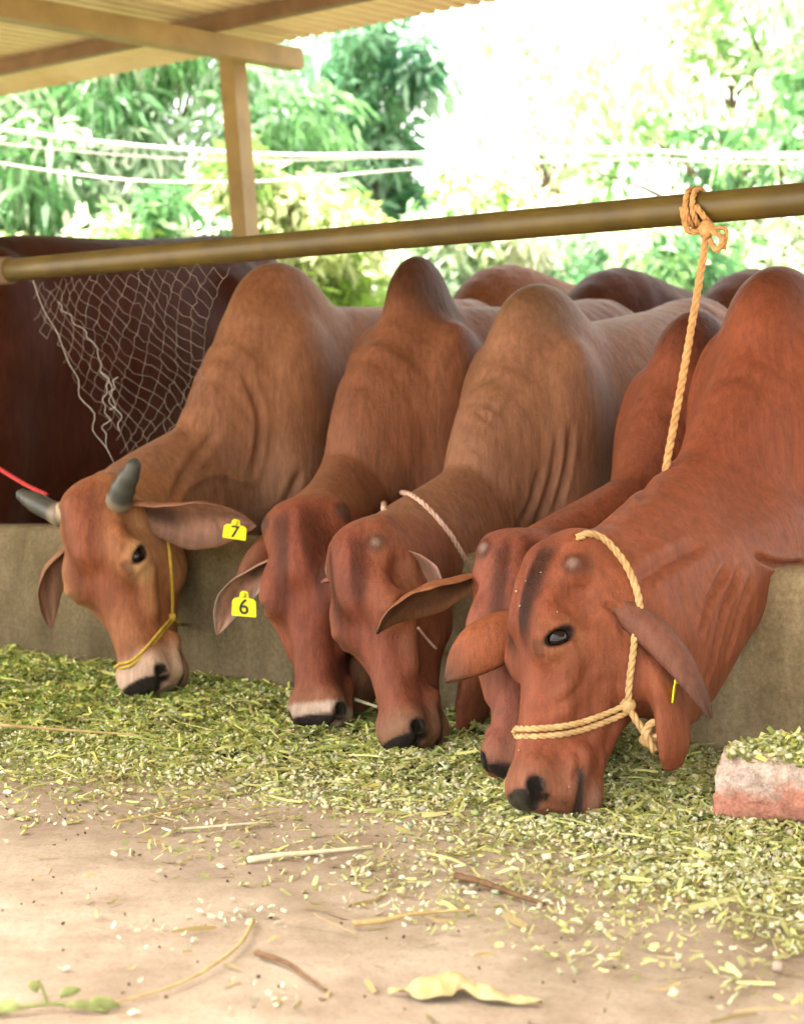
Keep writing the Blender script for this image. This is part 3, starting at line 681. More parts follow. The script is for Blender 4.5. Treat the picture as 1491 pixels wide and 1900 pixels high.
c = es[1, 15, 6]; ear_tag(R, W(436, 985, sv(c)[1]-.035), np.array([1, -.1, .15]), np.array([-.1, -.2, 1.]), .056, .042, '7', -.30)
RA_ = R
# --- B
B_ = setup((785, 478), .55, (580, 1342), -.34, (558, 930), .54, 14, wide=1.06, bud=(.150, .075, -.05), opt=dict(hump=(.02, 1.0, .125, .07, .17, .06), hump_k=.05, hump_base=(.15, .10, .12), neck=dict(z1=.575, dm=(-.01, 0, -.02))))
dwB = stations(B_, [(560, 985, .02, .05, .07), (505, 1030, -.02, .04, .065), (470, 1065, -.05, .03, .05), (453, 1090, -.065, .018, .026)])
B_[3]['dewlap'] = [dict(st=dwB, lat=[0, 1, 0], k=.08)]
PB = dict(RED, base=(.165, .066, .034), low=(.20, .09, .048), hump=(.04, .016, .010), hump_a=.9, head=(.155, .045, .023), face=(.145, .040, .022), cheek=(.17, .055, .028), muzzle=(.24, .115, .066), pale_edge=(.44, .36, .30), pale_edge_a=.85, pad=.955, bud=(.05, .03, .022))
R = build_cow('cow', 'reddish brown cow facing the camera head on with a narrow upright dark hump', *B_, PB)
rt = (-.16, .20, -.13); cl, es = ear(R, -1, rt, tip_at(R, rt, 402, 1178, -.02), (.1, -.9, -.25), .095, 1.0, (-.10, 0, .02), (.17, .06, .03), PINK, (.40, .30, .25))
rt = (.16, .20, -.13); ear(R, 1, rt, tip_at(R, rt, 690, 1170, .05), (-.1, -.9, -.25), .095, 1.0, (.1, 0, .02), (.17, .06, .03), PINK, (.35, .25, .2))
finish(R)
c = es[1, 14, 6]; ear_tag(R, W(453, 1124, sv(c)[1]-.02), np.array([1, -.25, -.0]), np.array([.05, -.1, 1.]), .060, .052, '6', -.05)
RB_ = R
# --- C
C_ = setup((1000, 518), .55, (733, 1385), -.40, (648, 985), .50, 38, bud=(.135, .13, -.01), opt=dict(hump=(.0, 1.0, .165, .105, .155, .1), rise=1.7))
dwC = stations(C_, [(790, 1040, .06, .06, .09), (715, 1170, -.04, .045, .08), (672, 1270, -.10, .03, .06), (658, 1325, -.12, .018, .035)])
C_[3]['dewlap'] = [dict(st=dwC, lat=[0, 1, 0], k=.07)]
PC = dict(RED, base=(.215, .105, .062), low=(.225, .11, .065), hump=(.12, .07, .042), hump_a=.75, head=(.17, .055, .030), face=(.15, .042, .024), cheek=(.19, .075, .040), muzzle=(.22, .13, .08), pad=.955)
C_[3]['folds'] = [([(875, 755), (900, 775), (925, 790)], .007, .006), ([(868, 745), (905, 752), (940, 768)], .006, .005), ([(1035, 800), (1025, 880), (1000, 960), (980, 1010)], .009, .008), ([(1060, 790), (1050, 870), (1025, 960)], .009, .008), ([(1000, 870), (985, 930), (960, 985)], .009, .007), ([(850, 800), (880, 830), (905, 850)], .006, .004)]
R = build_cow('cow', 'brown cow with a pale pink rope collar round its wrinkled neck', *C_, PC)
rt = (.15, .16, -.12); ear(R, 1, rt, tip_at(R, rt, 766, 1152, -.03), (-.25, -.95, .1), .15, .75, (.10, 0, .05), (.18, .07, .038), (.26, .14, .10), (.32, .2, .16))
rt = (-.15, .16, -.12); ear(R, -1, rt, tip_at(R, rt, 600, 1130, .1), (.3, -.8, -.2), .09, 1.0, (-.1, 0, .1), (.18, .06, .03), PINK, (.3, .17, .13))
finish(R)
p = hits(R, [(712, 945), (714, 926), (735, 914), (765, 920), (800, 950), (835, 992), (858, 1030), (876, 1060)], .004)
mb = MB(); mb.rope(smooth(p, 3), .0072); part(mb, 'collar', M['rope_pink'], R)
p = hits(R, [(775, 1165), (800, 1195), (836, 1228)], .003)
if len(p) > 3: mb = MB(); mb.rope(smooth(p), .0035); part(mb, 'halter', M['rope_pink'], R)
RC_ = R
# --- D
D_ = setup((1290, 570), .48, (944, 1432), -.50, (965, 990), .50, 10, bud=(.125, .08, .0), opt=dict(neck=dict(z1=.62, dm=(.02, 0, .05))))
dwD = stations(D_, [(1010, 1040, .06, .06, .09), (940, 1170, -.04, .045, .08), (885, 1285, -.11, .032, .065), (868, 1350, -.13, .02, .04)])
D_[3]['dewlap'] = [dict(st=dwD, lat=[0, 1, 0], k=.07)]
PD = dict(RED, base=(.17, .050, .025), head=(.20, .066, .042), hump=(.07, .02, .012), hump_a=.85)
R = build_cow('cow', 'red brown cow mostly hidden by its neighbour, one long ear stretched out sideways', *D_, PD)
rt = (-.16, .14, -.12); ear(R, -1, rt, tip_at(R, rt, 700, 1178, -.17), (.0, -.52, -.85), .14, .75, (.0, 0, .01), (.22, .08, .036), (.11, .055, .03), (.20, .09, .046), .12)
rt = (.16, .14, -.12); ear(R, 1, rt, tip_at(R, rt, 1130, 1200, .1), (.0, -.45, -.9), .10, 1.0, (.05, 0, .06), (.19, .066, .03), PINK, (.2, .09, .05))
finish(R)
RD_ = R
# --- E
E_ = setup((1445, 488), .42, (945, 1488), -.66, (1026, 1005), .52, 72, bud=(.168, .15, -.055), opt=dict(hump=(.0, 1.0, .175, .11, .16, .05), neck=dict(z1=.63, dm=(.03, 0, .055))))
PE = dict(RED, streak=(.028, .007, .003), streak_a=1.)
dw = stations(E_, [(1240, 1320, -.36, .025, .05), (1268, 1270, -.30, .028, .09), (1315, 1190, -.18, .03, .105), (1362, 1105, -.05, .045, .10), (1425, 1010, .16, .09, .10)])
dw2 = stations(E_, [(1232, 1250, -.40, .024, .05), (1246, 1330, -.42, .021, .055), (1249, 1385, -.43, .018, .052), (1248, 1415, -.43, .014, .034)])
E_[3]['dewlap'] = [dict(st=dw, lat=[0, 1, 0], k=.09), dict(st=dw2, lat=[0, 1, 0], k=.03)]
E_[3]['folds'] = [([(1375, 1050), (1345, 1120), (1325, 1200), (1310, 1270)], .010, .010), ([(1350, 1050), (1318, 1110), (1300, 1180)], .009, .008), ([(1395, 1070), (1370, 1140), (1345, 1230)], .009, .009), ([(1400, 1030), (1440, 1048), (1490, 1048)], .008, .010), ([(1180, 1080), (1240, 1040), (1300, 1010)], .016, .008), ([(1240, 820), (1200, 890), (1190, 930)], .015, .005), ([(1090, 1232), (1082, 1268), (1052, 1300), (1020, 1310)], .010, .004), ([(1062, 1450), (1078, 1420), (1068, 1388)], .009, .005), ([(1105, 1440), (1112, 1410), (1100, 1385)], .008, .004), ([(1118, 1118), (1146, 1138), (1160, 1180)], .008, .007), ([(975, 1045), (958, 1110), (955, 1190)], .009, .004), ([(1150, 1240), (1140, 1330), (1120, 1400)], .014, .005), ([(1100, 1130), (1078, 1165), (1070, 1195)], .016, .006)]
R = build_cow('cow', 'large red cow nearest the camera wearing a knotted yellow rope halter', *E_, PE, fine=.0055)
rt = (.13, .19, -.13); ear(R, 1, rt, tip_at(R, rt, 1318, 1334, .02), (-.5, .75, -.35), .098, 1.1, (.06, 0, .08), (.15, .062, .042), (.20, .09, .06), (.13, .055, .036), .30)
rt = (-.16, .22, -.12); ear(R, -1, rt, tip_at(R, rt, 826, 1266, -.15), (.1, .75, -.55), .145, 1.0, (-.02, 0, .12), (.23, .072, .03), PINK, (.15, .055, .027), .30)
finish(R)
mb = MB()
for dz in (0, .0145):
    p = hits(R, [(950, 1352), (1000, 1352), (1060, 1345), (1115, 1328), (1162, 1308)], .005, head=True); mb.rope(smooth(p)-np.array([0, 0, dz]), .0062)
t0 = float(R['loc'](p[0])[0, 1]); ring = [on_head(R, x, t0+d, n, .005) for x, d, n in ((-.07, .0, .02), (-.12, .0, -.07), (-.14, .01, -.2))]
mb.rope(spline([p[0]]+ring, 6), .0062)
mb.rope(smooth(hits(R, [(1165, 1308), (1166, 1270), (1172, 1225), (1176, 1180), (1170, 1135)], .005)), .0068)
mb.rope(smooth(hits(R, [(1070, 998), (1092, 990), (1120, 1000), (1148, 1030), (1168, 1062), (1180, 1095), (1186, 1125), (1184, 1160), (1178, 1190)], .006), 3), .0075)
h_ = part(mb, 'halter', M['rope_yellow'], R); kn = hit(R, 1164, 1310, lift=.008)
mb = MB(); lump(mb, kn, .0135, (1.1, 1, 1.2)); k2 = W(1205, 1372, sv(kn)[1]+.01); mb.rope(spline([kn, W(1185, 1345, sv(kn)[1]), k2], 6), .0075); mb.rope(spline([k2, W(1226, 1360, sv(kn)[1]), W(1218, 1338, sv(kn)[1]+.01), W(1196, 1360, sv(kn)[1]-.012), W(1214, 1394, sv(kn)[1])], 6), .0085); lump(mb, k2, .016, (1.2, 1, 1)); part(mb, 'knot', M['rope_yellow'], R, h_)
ear_c = hit(R, 1250, 1282, lift=.012); ear_tag(R, ear_c, np.array([.25, 1, 0]), np.array([.1, 0, 1.]), .05, .036, '', 0) if ear_c is not None else None
RE_ = R
# --- F: the dark bull standing left of A, only its flank and back in the picture
F_ = setup((-40, 440), .55, (-380, 1290), -.30, (-470, 900), .55, 43, s=1.345, opt=dict(coarse=.022, hump=(0, .80, .14, .09, .10, 0), rise=1.0, extra=[ell((-.55, 0, .62), (.85, .30, .36), .1), ell((.15, 0, .55), (.4, .2, .35), .1)]))
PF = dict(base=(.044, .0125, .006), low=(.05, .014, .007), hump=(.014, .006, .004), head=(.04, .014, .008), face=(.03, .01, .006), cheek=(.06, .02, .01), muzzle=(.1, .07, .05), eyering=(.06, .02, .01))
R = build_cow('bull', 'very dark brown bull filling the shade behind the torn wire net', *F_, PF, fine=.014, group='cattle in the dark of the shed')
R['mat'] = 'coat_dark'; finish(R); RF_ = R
# --- the row behind, seen end on between the humps
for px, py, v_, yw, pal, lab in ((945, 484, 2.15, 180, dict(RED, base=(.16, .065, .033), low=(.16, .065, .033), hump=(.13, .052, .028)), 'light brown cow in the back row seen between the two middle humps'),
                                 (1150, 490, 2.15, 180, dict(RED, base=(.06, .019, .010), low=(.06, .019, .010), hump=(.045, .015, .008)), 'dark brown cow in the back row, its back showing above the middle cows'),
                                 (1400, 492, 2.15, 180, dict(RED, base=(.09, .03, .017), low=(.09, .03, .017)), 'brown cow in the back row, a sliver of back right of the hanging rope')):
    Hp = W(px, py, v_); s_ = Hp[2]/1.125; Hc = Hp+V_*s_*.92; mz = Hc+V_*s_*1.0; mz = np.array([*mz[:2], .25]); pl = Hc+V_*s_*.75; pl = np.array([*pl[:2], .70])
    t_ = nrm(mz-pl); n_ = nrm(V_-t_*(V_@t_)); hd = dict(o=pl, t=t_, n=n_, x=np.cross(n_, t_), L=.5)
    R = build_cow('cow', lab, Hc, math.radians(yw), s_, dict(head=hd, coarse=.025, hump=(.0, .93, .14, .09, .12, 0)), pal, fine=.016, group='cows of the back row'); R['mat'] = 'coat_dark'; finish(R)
# ------------------------------------------------------------------ the shed roof
def roof_z(v): return 2.452+.061*(v-2.5)
shed = empty('cattle_shed', SV(0, 2.2, 0)); tag(shed, 'open cattle shed with a beige corrugated sheet roof on painted steel beams and posts', 'shed')
p_ = .077; gs = np.arange(-9, 8, p_/8); prof_ = .034*np.clip((np.sin(gs*2*math.pi/p_)-.1)*5, 0, 1); gv = np.linspace(-2.35, 2.5, 10); th = .0016
vs = np.concatenate([(WA+gs[:, None, None]*U_+gv[None, :, None]*V_+(roof_z(gv)[None, :, None]+prof_[:, None, None]+o_)*Z_).reshape(-1, 3) for o_ in (0, th)])
na, nb_ = len(gs), len(gv); ii = np.arange(na*nb_).reshape(na, nb_); q = np.stack([ii[:-1, :-1], ii[1:, :-1], ii[1:, 1:], ii[:-1, 1:]], -1).reshape(-1, 4)
fs = np.concatenate([q[:, ::-1], q+na*nb_]); e = np.concatenate([np.stack([ii[:-1, j], ii[1:, j], ii[1:, j]+na*nb_, ii[:-1, j]+na*nb_], -1) for j in (0, nb_-1)]); fs = np.concatenate([fs, e])
gk = np.clip(prof_/.034, 0, 1)[:, None]; rc = np.repeat(np.array((.76, .66, .44))*(1-gk)+np.array((.36, .26, .13))*gk, nb_, 0)  # light and dark stripes of the sheet painted in: ribs darker than pans
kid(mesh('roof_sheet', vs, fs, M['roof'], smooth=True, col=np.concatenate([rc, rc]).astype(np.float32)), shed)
sl_ = nrm(V_+Z_*.061); up_ = np.cross(U_, sl_); up_ = up_ if up_[2] > 0 else -up_
for v_ in (-2.1, -.62, .62, 1.84):
    mb = MB(); mb.box(SV(-.5, v_, roof_z(v_)-.001-.032), U_, sl_, up_, 8.3, .024, .031); kid(mb.build('purlin', M['purlin'], smooth=False), shed)
for s_ in (-4.6, -.93, 2.75):
    mb = MB(); mb.box(SV(s_, .05, roof_z(.05)-.066-.043), U_, sl_, up_, .042, 2.37, .043); kid(mb.build('rafter', M['beam'], smooth=False), shed)
top = W(430, 100, 2.2); bot = W(456, 440, 2.2); dn = nrm(bot-top)
for k, s_ in enumerate((-4.6, -.93, 2.75)):
    o_ = U_*(s_+.93); t_ = np.array([*(SV(s_, 2.2)+(top-SV(sv(top)[0], 2.2)))[:2], 0]); t_ = top+o_; b_ = t_+dn*((t_[2]+.05)/-dn[2])
    a1 = nrm(U_-dn*(U_@dn)); a2 = np.cross(dn, a1); mb = MB(); mb.box((t_+b_)/2, a1, a2, dn, .042, .042, np.linalg.norm(b_-t_)/2); o = kid(mb.build('post', M['beam'], smooth=False), shed)
# ------------------------------------------------------------------ wire net hanging torn from the rail
mb = MB(); me_ = MB(); g = np.random.default_rng(3)
def net(i, j):        # diamonds; i across, j down
    x = i*.5; y = j*.5; s_ = -.02+x*.052*1.0+.012*math.sin(j*.7+i*.3); z = zr-.036-y*.056+.008*math.sin(i*.9+j*.4)
    v_ = .075+.10*sstep(.02, .35, y*.056)*sstep(.0, .25, x*.052)+.012*math.sin(i*.4)+.018*math.sin(j*.35+i*.2); return SV(s_+.010*y, v_, z)
def pix(p): d = p-C0; return 745.5+FPX*d[0]/(d@FW), 950-FPX*(d@UP)/(d@FW)
def behind(p): x_, y_ = pix(p); return x_ > np.interp(y_, [480, 500, 540, 640, 710, 790, 840, 900], [470, 452, 424, 412, 392, 336, 286, 200])-7
def torn(j): return 1.0+j*.48+1.2*math.sin(j*1.1)*.5         # left edge moves right on the way down
for j in range(0, 25):
    for i in range(-2, 36):
        if (i+j) % 2: continue
        if i < torn(j): continue
        for di in (-1, 1):
            if i+di < torn(j+1)-.6: continue
            a_, b_ = net(i, j), net(i+di, j+1)
            if behind(a_) or behind(b_): continue
            m_ = (a_+b_)/2+g.normal(0, .004, 3); mb.tube([a_, m_, b_], .0008, 5, False)
for st_ in ((60, 520, 210, 860), (105, 560, 185, 650), (180, 650, 225, 800), (195, 690, 195, 830), (215, 700, 205, 760)):
    n_ = 12; pts = [W(st_[0]+(st_[2]-st_[0])*q+g.normal(0, 5), st_[1]+(st_[3]-st_[1])*q, .06+g.normal(0, .006)) for q in np.linspace(0, 1, n_)]; me_.tube(spline(pts, 3), .0011, 5)
o = empty('wire_net', SV(.2, .08, zr)); kid(mb.build('mesh_wire', M['wire']), o); kid(me_.build('loose_wire', M['wire_bright']), o); tag(o, 'torn chain link wire net hanging from the yellow rail', 'net')
# ------------------------------------------------------------------ ropes
rs = sv(W(1297, 380, .08))[0]; mb = MB()
ring = lambda s_, r, ph, n_: [SV(s_+.016*(k/n_), .08+r*math.cos(2*math.pi*k/n_+ph), zr+r*math.sin(2*math.pi*k/n_+ph)) for k in range(n_+1)]
mb.rope(ring(rs-.02, RR+.007, 0, 24)+ring(rs-.004, RR+.0075, 0, 24), .0068)
kp = W(1310, 425, .04); lump(mb, kp, .016, (1, 1, 1.25)); mb.rope(spline([SV(rs-.02, .08-RR-.008, zr), SV(rs-.008, .045, zr-.05), kp], 6), .007)
mb.rope(spline([SV(rs+.012, .08-RR-.008, zr), kp+np.array([.004, 0, .012]), kp], 6), .007)
mb.rope(spline([kp, W(1338, 440, .03), W(1330, 465, .03), W(1315, 445, .03)], 6), .0065); mb.rope(spline([kp, W(1345, 425, .045), W(1342, 462, .045)], 5), .005)
mb.rope(spline([kp, W(1303, 480, .035), W(1283, 600, .02), W(1262, 720, .0), W(1247, 800, -.015), W(1236, 860, -.03), W(1226, 930, -.04)], 8), .0085)
o = mb.build('tether_rope', M['rope_orange']); tag(o, 'orange tether rope knotted round the rail and hanging down behind the red cow', 'rope')
mb = MB(); mb.rope(spline([W(-160, 760, .05), W(-60, 830, -.05), W(0, 870, -.12), W(50, 900, -.18), W(88, 918, -.2)], 8), .006)
o = mb.build('tether_rope', M['rope_red']); tag(o, 'thin red rope reaching from the left edge to the horned cow', 'rope')
# ------------------------------------------------------------------ fodder
def front(s): return np.interp(s, FS, FV)
cp = [G(-200, 1430), G(0, 1440), G(250, 1470), G(480, 1490), G(700, 1540), G(830, 1590), G(1000, 1650), G(1200, 1690), G(1491, 1740), G(1700, 1790)]
FS = np.array([-4]+[sv(p)[0] for p in cp]+[6]); FV = np.array([sv(cp[0])[1]]+[sv(p)[1] for p in cp]+[sv(cp[-1])[1]])
def wobble(s, v): return .5*np.sin(s*7.3+v*4)+.3*np.sin(s*15.1-v*11)+.2*np.sin(s*31+v*23)
def pile(s, v):
    d = np.clip((v-front(s)*.72)/(-front(s)*.72), 0, 1); return .042*d**.7*(1+.35*wobble(s, v))+.004+.014*np.minimum(1, d*3)*np.maximum(0, np.sin(s*41+v*13+3*np.sin(s*9))*np.sin(v*37-s*17))
gs = np.linspace(-1.5, 5, 260); gv = np.linspace(-.9, .0, 50); a, b = np.meshgrid(gs, gv, indexing='ij')
z = pile(a, b)-.012+.004*np.sin(a*60)*np.sin(b*70); vs = WA+a.reshape(-1, 1)*U_+b.reshape(-1, 1)*V_+z.reshape(-1, 1)*Z_
ii = np.arange(a.size).reshape(a.shape); q = np.stack([ii[:-1, :-1], ii[1:, :-1], ii[1:, 1:], ii[:-1, 1:]], -1).reshape(-1, 4)
PALG = np.array([1.75, 1.8, 1.35])*np.array([(.07, .115, .025), (.12, .17, .04), (.20, .235, .06), (.31, .31, .10), (.42, .38, .16), (.13, .15, .05), (.24, .21, .085), (.50, .50, .30), (.06, .085, .025)])
PROB = np.array([.13, .18, .19, .15, .10, .09, .07, .05, .04]); PROB /= PROB.sum()
def strips(pos, L, Wd, lift, cols, flat=.35):
    n = len(pos); th = rng.uniform(0, 2*math.pi, n); el = rng.normal(0, flat, n)
    d = np.stack([np.cos(th)*np.cos(el), np.sin(th)*np.cos(el), np.sin(el)], 1); r_ = rng.normal(0, 1, (n, 3)); r_[:, 2] *= .45
    sd_ = np.cross(d, np.cross(d, r_)); sd_ /= np.linalg.norm(sd_, axis=1)[:, None]; nn_ = np.cross(d, sd_); cv = rng.uniform(-.25, .25, n)[:, None]*L[:, None]
    V = np.zeros((n, 6, 3)); 
    for k, q in enumerate((-.5, 0, .5)):
        c = pos+d*L[:, None]*q+nn_*cv*(1-4*q*q if q else 1)+Z_*lift[:, None]; ww = Wd[:, None]*(.5 if k == 1 else .36)
        V[:, 2*k] = c-sd_*ww; V[:, 2*k+1] = c+sd_*ww
    b_ = np.arange(n)[:, None]*6; F = np.concatenate([b_+np.array([0, 1, 3, 2]), b_+np.array([2, 3, 5, 4])]); return V.reshape(-1, 3), F, np.repeat(cols, 6, 0)
def chips(pos, L, r, cols):
    n = len(pos); k = 6; th = rng.uniform(0, 2*math.pi, n); el = rng.normal(0, .5, n); d = np.stack([np.cos(th)*np.cos(el), np.sin(th)*np.cos(el), np.sin(el)], 1)
    a_ = np.cross(d, rng.normal(0, 1, (n, 3))); a_ /= np.linalg.norm(a_, axis=1)[:, None]; b2 = np.cross(d, a_); V = np.zeros((n, 2*k, 3)); ir = rng.uniform(.75, 1.2, (n, k))
    for e_ in (0, 1):
        for j in range(k):
            an = 2*math.pi*j/k; V[:, e_*k+j] = pos+d*L[:, None]*(e_-.5)+(a_*math.cos(an)+b2*math.sin(an))*(r*ir[:, j])[:, None]
    o_ = np.arange(n)[:, None]*2*k; F = np.concatenate([o_+np.array([j, (j+1) % k, k+(j+1) % k, k+j]) for j in range(k)]+[o_+np.array(c_) for c_ in ((3, 2, 1, 0), (0, 5, 4, 3), (6, 7, 8, 9), (9, 10, 11, 6))])
    return V.reshape(-1, 3), F, np.repeat(cols, 2*k, 0)
def scatter(n, s0, s1, v0, fn):
    s = rng.uniform(s0, s1, n); v = rng.uniform(v0, -.003, n); k = rng.random(n) < fn(s, v); return s[k], v[k]
def dens(s, v):
    f = front(s); r = v/f; w_ = wobble(s, v); core = 1-sstep(.55, 1.02, r+.16*w_); sp = .17*(1-sstep(.85, 1.65, r+.2*w_))*(.35+.65*(w_ > -.1))*sstep(.6, 2.0, s+.4); return np.clip(core+sp, 0, 1)
VV, FF, CC = [vs], [q], [np.repeat(np.array([[.085, .085, .03]]), len(vs), 0)*rng.uniform(.6, 1.3, (len(vs), 1))]; base_n = len(vs)
keep = pile(a, b).ravel()[q].min(1) > .018; FF[0] = q[keep]
def put(t): 
    global base_n
    VV.append(t[0]); FF.append(t[1]+base_n); CC.append(t[2]); base_n += len(t[0])
def pcol(n, s, v):
    pt = sstep(.1, .8, np.sin(s*13+2*np.sin(v*9))*np.sin(v*17+s*5))[:, None]
    c = (1-.35*pt)*PALG[rng.choice(len(PALG), n, p=PROB)]*rng.uniform(.75, 1.25, (n, 1)); k = sstep(.5, 2.6, s)[:, None]*.45+sstep(.5, 1.1, v/front(s))[:, None]*.3; return c*(1-k)+k*np.array([.62, .60, .27])*rng.uniform(.45, 1.25, (n, 1))
s, v = scatter(210000, -1.2, 4.2, -1.25, dens); n = len(s); pos = WA+s[:, None]*U_+v[:, None]*V_+(np.maximum(pile(s, v), .003))[:, None]*Z_
put(strips(pos, (rng.gamma(3, .0046, n)+.0025)*(1+.5*(rng.random(n) < .06)), rng.gamma(4, .00095, n)+.001, rng.uniform(-.004, .010, n)*np.minimum(1, pile(s, v)/.02), pcol(n, s, v)))
s, v = scatter(5200, -1.2, 4.2, -1.2, dens); n = len(s); pos = WA+s[:, None]*U_+v[:, None]*V_+(np.maximum(pile(s, v), .003)+.006)[:, None]*Z_
put(strips(pos, rng.gamma(5, .012, n), rng.gamma(4, .0008, n)+.0013, rng.uniform(.0, .010, n), pcol(n, s, v), .12))
s, v = scatter(30000, -1.2, 4.2, -1.3, lambda s, v: dens(s, v)*(.25+.75*sstep(.4, 2.8, s))); n = len(s); pos = WA+s[:, None]*U_+v[:, None]*V_+(np.maximum(pile(s, v), .003)+.005)[:, None]*Z_
put(chips(pos, rng.uniform(.004, .016, n), np.clip(rng.lognormal(-6.0, .45, n), .001, .008), np.array([[.74, .73, .46]])*rng.uniform(.5, 1.15, (n, 1))*np.array([1, 1, 1])+rng.uniform(-.06, .06, (n, 3))))
s, v = scatter(30000, -1.2, 4.2, -1.3, lambda s, v: dens(s, v)*(.2+.8*sstep(.3, 2.6, s))*(.3+.7*(np.sin(s*17+v*9)*np.sin(v*23-s*7) > -.1))); n = len(s); pos = WA+s[:, None]*U_+v[:, None]*V_+(np.maximum(pile(s, v), .003)+.006)[:, None]*Z_
put(strips(pos, np.clip(rng.lognormal(-4.75, .45, n), .003, .03), np.clip(rng.lognormal(-5.5, .4, n), .0015, .008), rng.uniform(-.002, .004, n), np.array([[.80, .78, .52]])*rng.uniform(.5, 1.1, (n, 1)), .4))
# strays out on the floor
cs_ = rng.uniform(-.6, 3.6, 46); n = 900; k = rng.integers(0, 46, n); s = cs_[k]+rng.normal(0, .045, n); v = front(cs_[k])*rng.uniform(.9, 1.75, 46)[k]+rng.normal(0, .03, n); pos = WA+s[:, None]*U_+v[:, None]*V_+.004*Z_
put(strips(pos, np.clip(rng.lognormal(-4.7, .4, n), .003, .022), np.clip(rng.lognormal(-5.4, .4, n), .002, .01), rng.uniform(.0, .003, n), np.array([[.74, .73, .52]])*rng.uniform(.45, 1.1, (n, 1)), .45))
n = 160; s = rng.uniform(-.8, 4, n); v = front(s)*rng.uniform(.9, 2.0, n); pos = WA+s[:, None]*U_+v[:, None]*V_+.004*Z_
put(strips(pos, rng.uniform(.006, .02, n), rng.uniform(.005, .011, n), np.full(n, .002), np.array([[.74, .72, .52]])*rng.uniform(.5, 1.1, (n, 1)), .4))
n = 300; s = rng.uniform(-.8, 4, n); v = front(s)*rng.uniform(.9, 1.8, n); pos = WA+s[:, None]*U_+v[:, None]*V_+.004*Z_
put(strips(pos, rng.gamma(4, .010, n), rng.gamma(4, .0011, n)+.001, np.full(n, .002), np.array([[.40, .31, .14]])*rng.uniform(.5, 1.4, (n, 1)), .05))
n = 500; s = rng.uniform(-.8, 4, n); v = rng.uniform(-1.7, -.3, n); pos = WA+s[:, None]*U_+v[:, None]*V_+.003*Z_
put(chips(pos, rng.uniform(.002, .006, n), rng.uniform(.001, .0022, n), np.array([[.12, .08, .05]])*rng.uniform(.5, 1.4, (n, 1))))
# heap on the brick
BC = G(1440, 1530); bs, bv = sv(BC)
n = 2600; ps = np.clip(rng.normal(.03, .065, n), -.10, .15); pv_ = rng.normal(.0, .03, n); hz_ = .140+.035*np.exp(-(ps/.07)**2-(pv_/.03)**2)*rng.uniform(.2, 1, n)
BX = nrm([1, -.28, 0.]); BY = np.array([-BX[1], BX[0], 0.]); BO = G(1372, 1552)+BX*.085+BY*.066
pos = BO+BX*ps[:, None]+BY*pv_[:, None]+Z_*hz_[:, None]
put(strips(pos, rng.gamma(4, .006, n), rng.gamma(4, .0016, n)+.002, np.zeros(n), pcol(n, np.full(n, 2.0), np.full(n, -.2))))
fp = [hit(RE_, *q_, lift=.002) for q_ in ((1033, 1135), (957, 1097), (975, 1078), (964, 1124), (962, 1392), (1003, 1062), (1055, 1460))]; fp = np.array([q_ for q_ in fp if q_ is not None]); n = len(fp); put(chips(fp, rng.uniform(.0015, .0035, n), rng.uniform(.0008, .0016, n), np.array([[.6, .56, .42]])*rng.uniform(.7, 1.1, (n, 1))))
put(chips(pos[:350]+Z_*.004, rng.uniform(.004, .013, 350), rng.uniform(.003, .006, 350), np.array([[.66, .64, .42]])*rng.uniform(.6, 1.2, (350, 1))))
o = mesh('chopped_fodder', np.concatenate(VV), np.concatenate(FF), M['fodder'], smooth=False, col=np.concatenate(CC).astype(np.float32))
tag(o, 'chopped green fodder heaped along the wall and strewn over the floor', 'fodder', kind='stuff')
# ------------------------------------------------------------------ brick
g = np.random.default_rng(5); nx, ny, nz = 26, 12, 12; hx, hy, hz_ = .16, .074, .070; bm = MB(); vs = []; fs = []
def face(o_, a_, b_, na_, nb2):
    st = len(vs)
    for i in range(na_+1):
        for j in range(nb2+1): vs.append(o_+a_*(2*i/na_-1)+b_*(2*j/nb2-1))
    for i in range(na_):
        for j in range(nb2): k = st+i*(nb2+1)+j; fs.append((k, k+nb2+1, k+nb2+2, k+1))
e1, e2, e3 = np.eye(3)
face(-e2, e1, e3, 26, 12); face(e2, -e1, e3, 26, 12); face(-e1, -e2, e3, 12, 12); face(e1, e2, e3, 12, 12); face(e3, e1, e2, 26, 12); face(-e3, e1, -e2, 26, 12)
vs = np.array(vs); q = vs.copy(); l8 = (np.abs(q)**8).sum(1)**(1/8); q /= l8[:, None]
bl = np.sin(q[:, 0]*5+q[:, 2]*3)*.35+np.sin(q[:, 0]*11-q[:, 1]*7+q[:, 2]*6)*.3+np.sin(q[:, 0]*23+q[:, 2]*19+q[:, 1]*17)*.2+np.sin(q[:, 0]*47-q[:, 2]*31)*.1
q = q*(1+.085*bl[:, None]); q[:, 2] -= .12*np.clip(q[:, 0]*-1-.3, 0, 1)*(q[:, 2] > 0)

